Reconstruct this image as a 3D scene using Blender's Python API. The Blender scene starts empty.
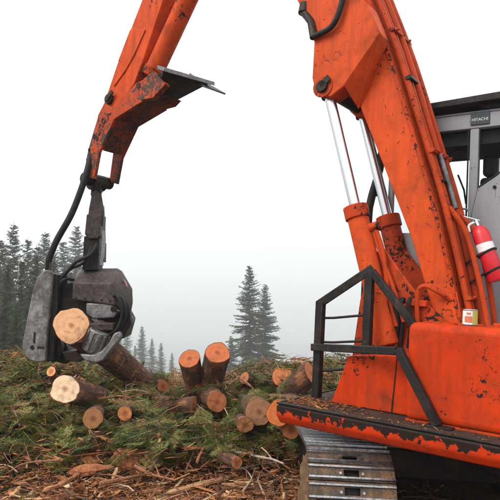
import bpy, bmesh, math, random
import numpy as np
from mathutils import Vector, Matrix, noise as mnoise
random.seed(7); RNG = np.random.default_rng(7)
R = math.radians
SC = bpy.context.scene
COL = SC.collection

# ------------------------------------------------------------------ camera
CAM_Z, FPX, HORIZON = 2.44, 600.0, 285.0          # focal length in pixels of a 500 px frame
PITCH = math.atan((HORIZON - 250) / FPX)
cam_data = bpy.data.cameras.new('camera'); cam = bpy.data.objects.new('camera', cam_data); COL.objects.link(cam)
cam_data.sensor_width = 36; cam_data.lens = 36 * FPX / 500; cam_data.clip_start = .1; cam_data.clip_end = 15000
cam.location = (0, 0, CAM_Z); cam.rotation_euler = (R(90) + PITCH, 0, 0)
SC.camera = cam
SC.render.resolution_x = SC.render.resolution_y = 1024

# ------------------------------------------------------------------ sky, sun, exposure
SUN_EL, SUN_AZ = 42, 236      # azimuth clockwise from +y (the view direction)
world = bpy.data.worlds.new('World'); SC.world = world; world.use_nodes = True
wn = world.node_tree; wn.nodes.clear()
w_out = wn.nodes.new('ShaderNodeOutputWorld'); w_bg = wn.nodes.new('ShaderNodeBackground')
w_sky = wn.nodes.new('ShaderNodeTexSky'); w_sky.sky_type = 'NISHITA'; w_sky.sun_disc = False
w_sky.sun_elevation = R(SUN_EL); w_sky.sun_rotation = R(SUN_AZ); w_sky.dust_density = 6; w_sky.air_density = 1.5
w_hs = wn.nodes.new('ShaderNodeHueSaturation'); w_hs.inputs['Saturation'].default_value = .12
w_tc = wn.nodes.new('ShaderNodeTexCoord'); w_sep = wn.nodes.new('ShaderNodeSeparateXYZ')
w_ramp = wn.nodes.new('ShaderNodeValToRGB')          # overcast: brighter overhead than at the horizon
w_ramp.color_ramp.elements[0].position = 0.0; w_ramp.color_ramp.elements[0].color = (7.5, 7.75, 8.05, 1)
w_ramp.color_ramp.elements[1].position = 0.75; w_ramp.color_ramp.elements[1].color = (15.5, 15.5, 15.5, 1)
w_mix = wn.nodes.new('ShaderNodeMix'); w_mix.data_type = 'RGBA'; w_mix.inputs['Factor'].default_value = .88
wn.links.new(w_tc.outputs['Generated'], w_sep.inputs[0]); wn.links.new(w_sep.outputs['Z'], w_ramp.inputs[0])
wn.links.new(w_sky.outputs[0], w_hs.inputs['Color'])
wn.links.new(w_hs.outputs[0], w_mix.inputs[6]); wn.links.new(w_ramp.outputs[0], w_mix.inputs[7])
wn.links.new(w_mix.outputs[2], w_bg.inputs[0]); wn.links.new(w_bg.outputs[0], w_out.inputs[0])
w_bg.inputs[1].default_value = .1
sun_d = bpy.data.lights.new('sun', 'SUN'); sun = bpy.data.objects.new('sun', sun_d); COL.objects.link(sun)
sun_d.energy = 1.5; sun_d.angle = R(25); sun_d.color = (1, .95, .88)
sv = Vector((math.sin(R(SUN_AZ)) * math.cos(R(SUN_EL)), math.cos(R(SUN_AZ)) * math.cos(R(SUN_EL)), math.sin(R(SUN_EL))))
sun.rotation_euler = sv.to_track_quat('Z', 'Y').to_euler(); sun.location = sv * 30
SC.view_settings.view_transform = 'Standard'; SC.view_settings.look = 'None'
SC.view_settings.exposure = 0.55; SC.view_settings.gamma = 1; SC.view_settings.use_curve_mapping = False
SC.render.engine = 'CYCLES'
SC.cycles.use_denoising = True; SC.cycles.max_bounces = 8; SC.cycles.volume_bounces = 1
SC.cycles.transparent_max_bounces = 12; SC.cycles.use_adaptive_sampling = True; SC.cycles.adaptive_threshold = .01

# ------------------------------------------------------------------ pixels to places
cp, sp_ = math.cos(PITCH), math.sin(PITCH)
CAM = Vector((0, 0, CAM_Z))
def ray(u, v):
    a, b = (u - 250) / FPX, (250 - v) / FPX
    return Vector((a, cp - b * sp_, sp_ + b * cp))
def PW(u, v, Y):                     # the point of that pixel's ray at world depth Y
    d = ray(u, v); return CAM + d * (Y / d.y)
ROLL, HEAD = R(3.0), R(180 - 36)     # the excavator leans with the ground it stands on
MROT = Matrix.Rotation(ROLL, 4, 'Y') @ Matrix.Rotation(HEAD, 4, 'Z')
MM = Matrix.Translation(PW(276, 404, 6.0) - (MROT @ Vector((0, 0, 1.25)))) @ MROT
MI = MM.inverted()
CL = MI @ CAM
def PX(u, v, l):                     # excavator coordinates (x forward, y left, z up) on the side plane y = l
    d = MI.to_3x3() @ ray(u, v); return CL + d * ((l - CL.y) / d.y)
def PZ(u, v, z):                     # ... on the level plane z
    d = MI.to_3x3() @ ray(u, v); return CL + d * ((z - CL.z) / d.z)

# ------------------------------------------------------------------ material helpers
def new_mat(name):
    m = bpy.data.materials.new(name); m.use_nodes = True
    return m, m.node_tree, m.node_tree.nodes['Principled BSDF']
def nd(nt, t, **kw):
    n = nt.nodes.new('ShaderNode' + t)
    for k, v in kw.items():
        if k.startswith('_'): setattr(n, k[1:], v)
        else: n.inputs[k].default_value = v
    return n
def L(nt, a, b): nt.links.new(a, b)
def coords(nt, scale=(1, 1, 1), out='Object'):
    tc = nd(nt, 'TexCoord'); mp = nd(nt, 'Mapping'); mp.inputs['Scale'].default_value = scale
    L(nt, tc.outputs[out], mp.inputs[0]); return mp.outputs[0]
def tex_noise(nt, vec, scale, detail=6, rough=.6, dist=0.0):
    n = nd(nt, 'TexNoise', Scale=scale, Detail=detail, Roughness=rough, Distortion=dist); L(nt, vec, n.inputs['Vector']); return n.outputs['Fac']
def ramp(nt, fac, stops):
    r = nd(nt, 'ValToRGB'); e = r.color_ramp.elements
    while len(e) < len(stops): e.new(.5)
    for i, (p, c) in enumerate(stops):
        e[i].position = p; e[i].color = (c, c, c, 1) if isinstance(c, (int, float)) else (*c, 1)
    L(nt, fac, r.inputs[0]); return r.outputs[0]
def mix(nt, fac, a, b, mode='MIX'):
    m = nd(nt, 'Mix', _data_type='RGBA', _blend_type=mode)
    for s, v in ((0, fac), (6, a), (7, b)):
        if isinstance(v, (int, float)): m.inputs[s].default_value = v if s == 0 else (v, v, v, 1)
        elif isinstance(v, tuple): m.inputs[s].default_value = (*v, 1)
        else: L(nt, v, m.inputs[s])
    return m.outputs[2]
def math_(nt, op, a, b=None, c=None):
    m = nd(nt, 'Math', _operation=op)
    for s, v in enumerate((a, b, c)):
        if v is None: continue
        if isinstance(v, (int, float)): m.inputs[s].default_value = v
        else: L(nt, v, m.inputs[s])
    return m.outputs[0]
def bump(nt, p, h, strength=.3, dist=.01):
    b = nd(nt, 'Bump', Strength=strength, Distance=dist); L(nt, h, b.inputs['Height']); L(nt, b.outputs[0], p.inputs['Normal'])

def paint(name, c1, c2, chip=.65, dirt=.72, rough=.42, under=(.012, .010, .009), dirtc=(.05, .026, .014), edge=None, spec=.1):
    m, nt, p = new_mat(name); v = coords(nt)
    base = mix(nt, ramp(nt, tex_noise(nt, v, 1.3, 5), [(.3, 0), (.7, 1)]), c1, c2)
    fine = tex_noise(nt, v, 60, 3)
    base = mix(nt, math_(nt, 'MULTIPLY', fine, .35), base, mix(nt, 1, base, (.72, .6, .5), 'MULTIPLY'), 'MIX')
    vs = coords(nt, (7, 7, .7))
    streak = ramp(nt, tex_noise(nt, vs, 1.6, 6, .65), [(.44, 0), (.74, 1)])
    grime = ramp(nt, tex_noise(nt, v, 3.1, 10, .76), [(.46, 0), (.74, 1)])
    specks = ramp(nt, tex_noise(nt, v, 75, 4, .7), [(.60, 0), (.72, .45)])
    grime = math_(nt, 'MAXIMUM', grime, math_(nt, 'MULTIPLY', specks, ramp(nt, tex_noise(nt, v, 1.7, 4), [(.4, .1), (.65, 1)])))
    d = math_(nt, 'MULTIPLY', math_(nt, 'MAXIMUM', math_(nt, 'MULTIPLY', streak, .7), grime), dirt)
    col = mix(nt, d, base, dirtc)
    # worn, chipped patches with hard edges, and long scratches
    cn = math_(nt, 'ADD', math_(nt, 'MULTIPLY', tex_noise(nt, v, 22, 8, .7), .62), math_(nt, 'MULTIPLY', tex_noise(nt, v, 2.2, 3), .38))
    cm = ramp(nt, cn, [(chip - .06, 0), (chip - .045, 1)])
    if edge:                                       # more worn towards an edge along z: (z0, z1)
        sx = nd(nt, 'SeparateXYZ'); L(nt, v, sx.inputs[0])
        mr = nd(nt, 'MapRange'); L(nt, sx.outputs['Z'], mr.inputs[0])
        mr.inputs[1].default_value, mr.inputs[2].default_value = edge[0], edge[1]
        mr.inputs[3].default_value, mr.inputs[4].default_value = 0, .42
        cm = ramp(nt, math_(nt, 'ADD', math_(nt, 'MULTIPLY', tex_noise(nt, v, 9, 8, .62), .9), mr.outputs[0]), [(.70, 0), (.715, 1)])
    sc = ramp(nt, tex_noise(nt, coords(nt, (26, 26, 5)), 1.0, 2, .5, 1.2), [(.715, 0), (.73, 1)])
    cm = math_(nt, 'MAXIMUM', cm, math_(nt, 'MULTIPLY', sc, .75))
    uc = mix(nt, tex_noise(nt, v, 40, 4), under, (under[0] * 2.4, under[1] * 1.7, under[2] * 1.4))
    col = mix(nt, cm, col, uc)
    L(nt, col, p.inputs['Base Color'])
    p.inputs['Specular IOR Level'].default_value = spec
    rg = math_(nt, 'ADD', math_(nt, 'MULTIPLY', d, .45), rough); L(nt, rg, p.inputs['Roughness'])
    hgt = math_(nt, 'SUBTRACT', math_(nt, 'MULTIPLY', tex_noise(nt, v, 9, 4), .5), math_(nt, 'MULTIPLY', cm, .35))
    bump(nt, p, hgt, .25, .006)
    return m
def steel(name, c1, c2, rough=.5, metal=.6, sc=9, rust=(.10, .045, .02), rustamt=.5):
    m, nt, p = new_mat(name); v = coords(nt)
    a = ramp(nt, tex_noise(nt, v, sc, 8, .7), [(.3, 0), (.72, 1)])
    col = mix(nt, a, c1, c2)
    r = math_(nt, 'MULTIPLY', ramp(nt, tex_noise(nt, v, sc * .45, 7, .7), [(.48, 0), (.68, 1)]), rustamt)
    col = mix(nt, r, col, rust)
    sp2 = ramp(nt, tex_noise(nt, v, sc * 5, 4, .7), [(.35, .55), (.7, 1.25)]); col = mix(nt, 1, col, sp2, 'MULTIPLY')
    scr = ramp(nt, tex_noise(nt, coords(nt, (40, 40, 4)), 1.0, 3, .5, 1.0), [(.66, 0), (.70, .5)]); col = mix(nt, scr, col, mix(nt, .14, c2, (.5, .48, .46)))
    L(nt, col, p.inputs['Base Color']); p.inputs['Metallic'].default_value = metal; p.inputs['Specular IOR Level'].default_value = .25
    L(nt, math_(nt, 'ADD', math_(nt, 'MULTIPLY', a, .25), rough - .1), p.inputs['Roughness'])
    bump(nt, p, tex_noise(nt, v, sc * 4, 5), .25, .006)
    return m
ORANGE = paint('orange paint', (.66, .085, .014), (.60, .070, .010))
ORANGE_DIRTY = paint('grimy orange paint', (.56, .062, .010), (.46, .045, .007), chip=.60, dirt=.9)
ORANGE_TANK = paint('faded tank paint', (.58, .050, .006), (.50, .034, .003), chip=.645, dirt=.85, rough=.42, spec=.08)
ORANGE_PIPE = paint('pipe paint', (.52, .062, .010), (.42, .045, .008), chip=.65, dirt=.65)
ORANGE_DECK = paint('deck edge paint', (.60, .042, .005), (.52, .034, .004), dirt=.6, edge=(1.075, 1.25))
HEEL_PAINT = paint('worn heel paint', (.54, .075, .015), (.44, .055, .012), chip=.565, dirt=.6, under=(.035, .032, .03))
HEEL_SHADE_GRIME = paint('shaded grimy heel paint', (.30, .04, .010), (.20, .026, .008), chip=.56, dirt=.8, under=(.02, .018, .017))  # darker heel paint: shade of the underside put into the colour, plus grime
CAB_GREY = paint('cab grey paint', (.30, .32, .345), (.26, .28, .305), chip=.69, dirt=.3, dirtc=(.12, .11, .10), rough=.5, spec=.3)
BLACK = steel('black painted steel', (.006, .006, .0065), (.018, .017, .016), .55, .1, 7, (.08, .05, .035), .5)
DARK_STEEL = steel('dark steel', (.008, .0075, .007), (.032, .029, .027), .5, .5, 6)
GREY_STEEL = steel('worn grey steel', (.10, .095, .095), (.36, .35, .35), .45, .5, 5, (.07, .045, .035), .8)
HOOD_STEEL = steel('muddy hood steel', (.035, .026, .023), (.12, .10, .095), .55, .3, 4, (.05, .03, .024), .8)
SHOE_STEEL = steel('shoe steel', (.05, .04, .035), (.14, .10, .065), .6, .3, 11, (.26, .13, .055), 1.0)
BRIGHT = steel('polished grouser', (.22, .22, .23), (.5, .5, .52), .32, .9, 10, (.10, .06, .04), .7)
TREAD = steel('dirty tread plate', (.016, .012, .010), (.06, .038, .026), .8, 0, 10, (.09, .045, .022), .8)
MUD = steel('dried mud', (.10, .055, .027), (.24, .145, .075), .9, 0, 8, (.07, .04, .02), .5)
m_, nt_, p_ = new_mat('chrome'); p_.inputs['Base Color'].default_value = (.6, .62, .64, 1); p_.inputs['Metallic'].default_value = 1; p_.inputs['Roughness'].default_value = .27; CHROME = m_
m_, nt_, p_ = new_mat('rubber'); v_ = coords(nt_); L(nt_, ramp(nt_, tex_noise(nt_, v_, 20), [(.35, .006), (.75, .02)]), p_.inputs['Base Color']); p_.inputs['Roughness'].default_value = .6; p_.inputs['Specular IOR Level'].default_value = .25; RUBBER = m_
m_, nt_, p_ = new_mat('red enamel'); v_ = coords(nt_); L(nt_, mix(nt_, ramp(nt_, tex_noise(nt_, v_, 12, 7), [(.5, 0), (.8, .5)]), (.55, .012, .02), (.3, .02, .02)), p_.inputs['Base Color']); p_.inputs['Roughness'].default_value = .35; RED = m_
m_, nt_, p_ = new_mat('glass'); p_.inputs['Base Color'].default_value = (.9, .93, .93, 1); p_.inputs['Transmission Weight'].default_value = 1; p_.inputs['Roughness'].default_value = .02; p_.inputs['IOR'].default_value = 1.02; GLASS = m_
def flat(name, c, rough=.6):
    m, nt, p = new_mat(name); v = coords(nt)
    L(nt, mix(nt, ramp(nt, tex_noise(nt, v, 30, 5), [(.4, 0), (.75, .35)]), c, tuple(x * .6 for x in c)), p.inputs['Base Color']); p.inputs['Roughness'].default_value = rough; return m
WHITE_PRINT = flat('white print', (.7, .7, .68)); YELLOW_PRINT = flat('yellow green print', (.42, .40, .06))
ORANGE_PRINT = flat('orange print', (.55, .17, .08)); DARK_PRINT = flat('dark print', (.02, .035, .045)); TEXT_DARK = flat('weld lettering', (.05, .03, .025))
SEAT = flat('seat cloth', (.02, .02, .022), .9)

# ---- wood and plants
def cut_wood():
    m, nt, p = new_mat('cut wood'); tc = nd(nt, 'TexCoord'); v = tc.outputs['Object']
    sx = nd(nt, 'SeparateXYZ'); L(nt, v, sx.inputs[0]); oi = nd(nt, 'ObjectInfo')
    rr = math_(nt, 'SQRT', math_(nt, 'ADD', math_(nt, 'POWER', sx.outputs[0], 2), math_(nt, 'POWER', sx.outputs[1], 2)))
    wob = tex_noise(nt, v, 7, 4)
    rr2 = math_(nt, 'ADD', rr, math_(nt, 'MULTIPLY', wob, .05))
    rings = math_(nt, 'ADD', math_(nt, 'MULTIPLY', math_(nt, 'SINE', math_(nt, 'MULTIPLY', rr2, 300)), .5), .5)
    wide = ramp(nt, math_(nt, 'FRACT', math_(nt, 'MULTIPLY', rr2, 11)), [(.2, 0), (.5, 1), (.95, .1)])
    ring = math_(nt, 'ADD', math_(nt, 'MULTIPLY', rings, .4), math_(nt, 'MULTIPLY', wide, .45))
    col = mix(nt, math_(nt, 'MULTIPLY', ring, .55), oi.outputs['Color'], mix(nt, 1, oi.outputs['Color'], (.62, .42, .30), 'MULTIPLY'))
    heart = ramp(nt, math_(nt, 'ADD', rr, math_(nt, 'MULTIPLY', wob, .03)), [(.03, .8), (.07, 0)])
    col = mix(nt, heart, col, mix(nt, 1, oi.outputs['Color'], (.42, .25, .15), 'MULTIPLY'))
    saw = tex_noise(nt, coords(nt, (6, 60, 1)), 1.4, 4)
    col = mix(nt, ramp(nt, saw, [(.45, 0), (.75, .45)]), col, mix(nt, 1, oi.outputs['Color'], (.5, .32, .22), 'MULTIPLY'))
    stain = ramp(nt, tex_noise(nt, v, 9, 8, .7), [(.52, 0), (.75, .75)])
    col = mix(nt, stain, col, (.10, .038, .015))
    L(nt, col, p.inputs['Base Color']); p.inputs['Roughness'].default_value = .8
    bump(nt, p, math_(nt, 'ADD', saw, ring), .35, .006); return m
CUT = cut_wood()
def bark_mat():
    m, nt, p = new_mat('bark'); v = coords(nt, (1, 1, .22)); oi = nd(nt, 'ObjectInfo')
    n = tex_noise(nt, v, 26, 9, .72, .6); big = tex_noise(nt, coords(nt), 4, 5)
    col = ramp(nt, n, [(.3, (.016, .008, .005)), (.5, (.085, .034, .017)), (.72, (.24, .105, .05))])
    col = mix(nt, ramp(nt, math_(nt, 'ADD', math_(nt, 'MULTIPLY', big, .7), math_(nt, 'MULTIPLY', n, .3)), [(.53, 0), (.555, .9)]), col, mix(nt, n, (.17, .055, .02), (.36, .14, .052)))   # torn to the wood
    col = mix(nt, ramp(nt, tex_noise(nt, coords(nt), 11, 6), [(.6, 0), (.72, .6)]), col, (.035, .05, .015))
    L(nt, col, p.inputs['Base Color']); p.inputs['Roughness'].default_value = .92
    bump(nt, p, n, .9, .03); return m
BARK = bark_mat()
def fibre_mat(name):
    m, nt, p = new_mat(name); oi = nd(nt, 'ObjectInfo'); v = coords(nt, (1, 1, .12))
    n = tex_noise(nt, v, 40, 7, .7); b = tex_noise(nt, coords(nt), 6, 6)
    col = mix(nt, ramp(nt, n, [(.35, 0), (.7, 1)]), mix(nt, 1, oi.outputs['Color'], (.4, .28, .2), 'MULTIPLY'), oi.outputs['Color'])
    col = mix(nt, ramp(nt, b, [(.5, 0), (.7, .8)]), col, (.09, .034, .014))
    L(nt, col, p.inputs['Base Color']); p.inputs['Roughness'].default_value = .88
    bump(nt, p, n, .7, .02); return m
FIBRE = fibre_mat('torn wood fibre')
def tint_mat(name, stops, rough=.8, trans=0.0, sc=0):
    m, nt, p = new_mat(name); at = nd(nt, 'Attribute', _attribute_name='tint'); f = at.outputs['Fac']
    if sc: f = math_(nt, 'ADD', f, math_(nt, 'MULTIPLY', math_(nt, 'SUBTRACT', tex_noise(nt, coords(nt), sc, 4), .5), .5))
    col = ramp(nt, f, stops); L(nt, col, p.inputs['Base Color']); p.inputs['Roughness'].default_value = rough
    p.inputs['Specular IOR Level'].default_value = .25
    if trans:
        t = nd(nt, 'BsdfTranslucent'); L(nt, col, t.inputs['Color']); ms = nd(nt, 'MixShader'); ms.inputs[0].default_value = trans
        L(nt, p.outputs[0], ms.inputs[1]); L(nt, t.outputs[0], ms.inputs[2]); L(nt, ms.outputs[0], nt.nodes['Material Output'].inputs[0])
    return m
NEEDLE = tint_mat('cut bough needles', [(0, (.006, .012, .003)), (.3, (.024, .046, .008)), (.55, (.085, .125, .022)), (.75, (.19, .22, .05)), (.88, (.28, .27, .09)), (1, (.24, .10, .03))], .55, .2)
CHIP = tint_mat('wood chips', [(0, (.035, .015, .008)), (.3, (.12, .042, .016)), (.55, (.28, .095, .03)), (.8, (.42, .18, .065)), (.93, (.52, .29, .14)), (1, (.6, .44, .27))], .85, 0, 45)
TWIG = tint_mat('twigs', [(0, (.03, .018, .012)), (.45, (.14, .06, .03)), (.8, (.34, .16, .08)), (1, (.52, .38, .25))], .85)
FIR = tint_mat('fir needles', [(0, (.012, .022, .008)), (.5, (.034, .05, .016)), (1, (.08, .095, .03))], .7, .2)
TRUNK = tint_mat('trunk bark', [(0, (.035, .026, .02)), (1, (.09, .07, .055))], .9, 0, 6)
SNAG = flat('weathered dead wood', (.34, .31, .28), .9)
def ground_mat():
    m, nt, p = new_mat('slash ground'); v = coords(nt)
    n = tex_noise(nt, v, 5, 9, .75); f = tex_noise(nt, v, 28, 8, .75)
    col = ramp(nt, f, [(.3, (.02, .012, .008)), (.5, (.085, .038, .018)), (.68, (.22, .088, .032)), (.85, (.36, .18, .08))])
    col = mix(nt, ramp(nt, n, [(.48, 0), (.62, .7)]), col, mix(nt, f, (.006, .008, .003), (.03, .035, .010)))
    sx = nd(nt, 'SeparateXYZ'); L(nt, v, sx.inputs[0])
    far = nd(nt, 'MapRange'); L(nt, sx.outputs['Y'], far.inputs[0])
    for i, q in enumerate((14, 26, 0, 1)): far.inputs[i + 1].default_value = q
    wood = mix(nt, tex_noise(nt, coords(nt, (.06, .06, .06)), 1, 8), (.012, .024, .012), (.04, .055, .025))
    col = mix(nt, far.outputs[0], col, wood)
    L(nt, col, p.inputs['Base Color']); p.inputs['Roughness'].default_value = .95
    bump(nt, p, f, .8, .05); return m
GROUND = ground_mat()

# ------------------------------------------------------------------ mesh helpers
def tagit(o, label=None, cat=None, group=None, kind=None):
    if label: o['label'] = label
    if cat: o['category'] = cat
    if group: o['group'] = group
    if kind: o['kind'] = kind
    return o
def empty(name, M):
    o = bpy.data.objects.new(name, None); COL.objects.link(o); o.matrix_world = M; o.empty_display_size = .2; return o
def frame_of(p, q):                  # axes across the line p-q
    d = (q - p).normalized(); a = d.orthogonal().normalized()
    return d, a, d.cross(a).normalized()
class MB:
    def __init__(s): s.bm = bmesh.new(); s.mi = 0
    def face(s, vs):
        try: f = s.bm.faces.new(vs)
        except ValueError: return
        f.material_index = s.mi; return f
    def box(s, lo, hi):
        vs = [s.bm.verts.new((x, y, z)) for x in (lo[0], hi[0]) for y in (lo[1], hi[1]) for z in (lo[2], hi[2])]
        for q in ((0, 1, 3, 2), (4, 6, 7, 5), (0, 4, 5, 1), (2, 3, 7, 6), (0, 2, 6, 4), (1, 5, 7, 3)): s.face([vs[i] for i in q])
        return s
    def prism(s, pts, vec):          # a flat outline pushed along vec
        vec = Vector(vec); a = [s.bm.verts.new(Vector(p)) for p in pts]; b = [s.bm.verts.new(Vector(p) + vec) for p in pts]
        n = len(pts); s.face(a[::-1]); s.face(b)
        for i in range(n): s.face([a[i], a[(i + 1) % n], b[(i + 1) % n], b[i]])
        return s
    def hull(s, pts):
        vs = [s.bm.verts.new(Vector(p)) for p in pts]
        g = bmesh.ops.convex_hull(s.bm, input=vs)
        for f in s.bm.faces:
            if any(v in f.verts for v in vs): f.material_index = s.mi
        dead = [e for e in g['geom_interior'] if isinstance(e, bmesh.types.BMVert)]
        bmesh.ops.delete(s.bm, geom=dead, context='VERTS'); return s
    def tube(s, pts, r, n=12, cap=True):
        pts = [Vector(p) for p in pts]; rs = r if isinstance(r, (list, tuple)) else [r] * len(pts)
        d, a, b = frame_of(pts[0], pts[1]); rows = []
        for i, p in enumerate(pts):
            t = (pts[min(i + 1, len(pts) - 1)] - pts[max(i - 1, 0)]).normalized()
            a = (a - t * a.dot(t)).normalized(); b = t.cross(a)
            rows.append([s.bm.verts.new(p + (a * math.cos(k * 2 * math.pi / n) + b * math.sin(k * 2 * math.pi / n)) * rs[i]) for k in range(n)])
        for i in range(len(rows) - 1):
            for k in range(n): s.face([rows[i][k], rows[i][(k + 1) % n], rows[i + 1][(k + 1) % n], rows[i + 1][k]])
        if cap: s.face(rows[0][::-1]); s.face(rows[-1])
        return s
    def bar(s, p, q, w, h, up=(0, 0, 1)):    # square section between two points
        p, q = Vector(p), Vector(q); d = (q - p).normalized(); up = Vector(up)
        x = d.cross(up).normalized(); y = x.cross(d).normalized()
        o = [x * sx * w / 2 + y * sy * h / 2 for sx, sy in ((-1, -1), (1, -1), (1, 1), (-1, 1))]
        return s.prism([p + e for e in o], q - p)
    def build(s, name, mats, parent=None, bevel=0, seg=2, smooth=False, M=None, world=None):
        bmesh.ops.recalc_face_normals(s.bm, faces=s.bm.faces)
        me = bpy.data.meshes.new(name); s.bm.to_mesh(me); s.bm.free()
        return link(name, me, mats, parent, bevel, seg, smooth, M, world)
def link(name, me, mats, parent=None, bevel=0, seg=2, smooth=False, M=None, world=None):
    o = bpy.data.objects.new(name, me); COL.objects.link(o)
    for m in (mats if isinstance(mats, (list, tuple)) else [mats]): 
        if len(me.materials) < (len(mats) if isinstance(mats, (list, tuple)) else 1): me.materials.append(m)
    if parent: o.parent = parent
    if M is not None: o.matrix_basis = M
    if bevel:
        b = o.modifiers.new('bevel', 'BEVEL'); b.width = bevel; b.segments = seg; b.limit_method = 'ANGLE'; b.angle_limit = R(35)
    if smooth or bevel:
        for f in me.polygons: f.use_smooth = True
        if hasattr(me, 'set_sharp_from_angle'): me.set_sharp_from_angle(angle=R(38))
    return o
def spline(pts, n=8):                # Catmull-Rom through points
    pts = [Vector(p) for p in pts]; P = [2 * pts[0] - pts[1]] + pts + [2 * pts[-1] - pts[-2]]; out = []
    for i in range(1, len(P) - 2):
        for k in range(n):
            t = k / n; a, b, c, d = P[i - 1], P[i], P[i + 1], P[i + 2]
            out.append(.5 * (2 * b + (c - a) * t + (2 * a - 5 * b + 4 * c - d) * t * t + (3 * b - a - 3 * c + d) * t ** 3))
    return out + [pts[-1]]
def raw_mesh(name, V, F, tint=None):         # V (n,3), F (m,3) numpy triangles
    me = bpy.data.meshes.new(name)
    me.vertices.add(len(V)); me.vertices.foreach_set('co', np.ascontiguousarray(V, dtype=np.float32).ravel())
    me.loops.add(len(F) * 3); me.loops.foreach_set('vertex_index', np.ascontiguousarray(F, dtype=np.int32).ravel())
    me.polygons.add(len(F)); me.polygons.foreach_set('loop_start', np.arange(0, len(F) * 3, 3, dtype=np.int32))
    me.polygons.foreach_set('loop_total', np.full(len(F), 3, dtype=np.int32))
    if tint is not None:
        a = me.attributes.new('tint', 'FLOAT', 'POINT'); a.data.foreach_set('value', np.ascontiguousarray(tint, dtype=np.float32))
    me.update(calc_edges=True); return me
def text_mesh(txt, size, M, mat, parent, name='lettering', outline=0.0, extrude=.002):
    cu = bpy.data.curves.new('t', 'FONT'); cu.body = txt; cu.size = size; cu.align_x = 'CENTER'; cu.align_y = 'CENTER'
    if outline: cu.fill_mode = 'NONE'; cu.bevel_depth = outline; cu.bevel_resolution = 0
    else: cu.extrude = extrude
    o = bpy.data.objects.new('t', cu); COL.objects.link(o)
    dg = bpy.context.evaluated_depsgraph_get(); me = bpy.data.meshes.new_from_object(o.evaluated_get(dg))
    bpy.data.objects.remove(o); me.materials.clear()
    return link(name, me, mat, parent, M=M)

# ------------------------------------------------------------------ terrain
def vnoise(x, y, s):                 # smooth value noise, vectorised
    x = np.asarray(x, float) / s; y = np.asarray(y, float) / s
    xi, yi = np.floor(x), np.floor(y); fx, fy = x - xi, y - yi
    fx, fy = fx * fx * (3 - 2 * fx), fy * fy * (3 - 2 * fy)
    def hsh(a, b):
        q = np.sin(a * 127.1 + b * 311.7 + s * 17.3) * 43758.5453; return q - np.floor(q)
    return (hsh(xi, yi) * (1 - fx) + hsh(xi + 1, yi) * fx) * (1 - fy) + (hsh(xi, yi + 1) * (1 - fx) + hsh(xi + 1, yi + 1) * fx) * fy - .5
def sstep(a, b, x):
    t = np.clip((np.asarray(x, float) - a) / (b - a), 0, 1); return t * t * (3 - 2 * t)
def gh(x, y):
    x = np.asarray(x, float); y = np.asarray(y, float)
    z = .30 * sstep(7.0, 11.5, y) + .42 * sstep(-1.6, -4.6, x) * sstep(8.5, 12, y) + .30 * sstep(-.9, .6, x) * sstep(8.5, 11.5, y)
    near = sstep(4, 8, y) * (1 - sstep(13, 30, y))
    z = z + near * (.22 * vnoise(x, y, 1.6) + .12 * vnoise(x, y, .6) + .05 * vnoise(x, y, .25))
    z = z - .035 * np.clip(x - .3, 0, 4) * (1 - sstep(9, 12, y))
    fall = np.clip(y - 11.3, 0, 1250); z = z - .16 * fall * sstep(11.0, 14, y) + sstep(25, 70, y) * 2.2 * vnoise(x, y, 26)
    z = z + sstep(2200, 5200, y) * (280 + 60 * vnoise(x, y, 900)) + sstep(100, 300, y) * 3 * vnoise(x, y, 60)
    return z
xs = np.concatenate([np.array([-5000, -2600, -1500, -900, -550, -330, -200, -120, -75, -48, -30, -20]), np.arange(-14, 9.01, .12), np.array([12, 18, 28, 45, 75, 120, 200, 330, 550, 900, 1500, 2600, 5000])])
ys = np.concatenate([np.array([-60, -30, -15, -6, 0, 3]), np.arange(5, 18, .12), np.arange(18, 40, 1.0), np.arange(40, 140, 4.0), np.array([150, 170, 200, 240, 290, 340, 400, 460, 530, 610, 700, 800, 920, 1060, 1250, 1500, 1800, 2200, 2600, 3000, 3500, 4000, 4600, 5200, 6000])])
GX, GY = np.meshgrid(xs, ys); GV = np.stack([GX, GY, gh(GX, GY)], -1).reshape(-1, 3)
ii = np.arange(len(GV)).reshape(GX.shape); a_, b_, c_, d_ = ii[:-1, :-1].ravel(), ii[:-1, 1:].ravel(), ii[1:, 1:].ravel(), ii[1:, :-1].ravel()
gme = raw_mesh('ground', GV, np.concatenate([np.stack([a_, b_, c_], 1), np.stack([a_, c_, d_], 1)]))
ground = link('ground', gme, GROUND, smooth=True); tagit(ground, kind='structure')
def G(u, v, lift=0.0):               # where that pixel's ray meets the ground raised by lift
    d = ray(u, v); t = np.arange(5, 30, .02)
    hit = np.nonzero(CAM.z + d.z * t <= gh(d.x * t, d.y * t) + lift)[0]
    if len(hit): return CAM + d * float(t[hit[0]])
    return CAM + d * 12

# ------------------------------------------------------------------ excavator
ex = empty('excavator', MM)
tagit(ex, 'orange logging excavator with raised boom, side walkway and grey cab', 'excavator')
YN, YF = -1.15, -1.77                # near and far face of the boom
def P2(pts, l): return [PX(u, v, l) for u, v in pts]

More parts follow.
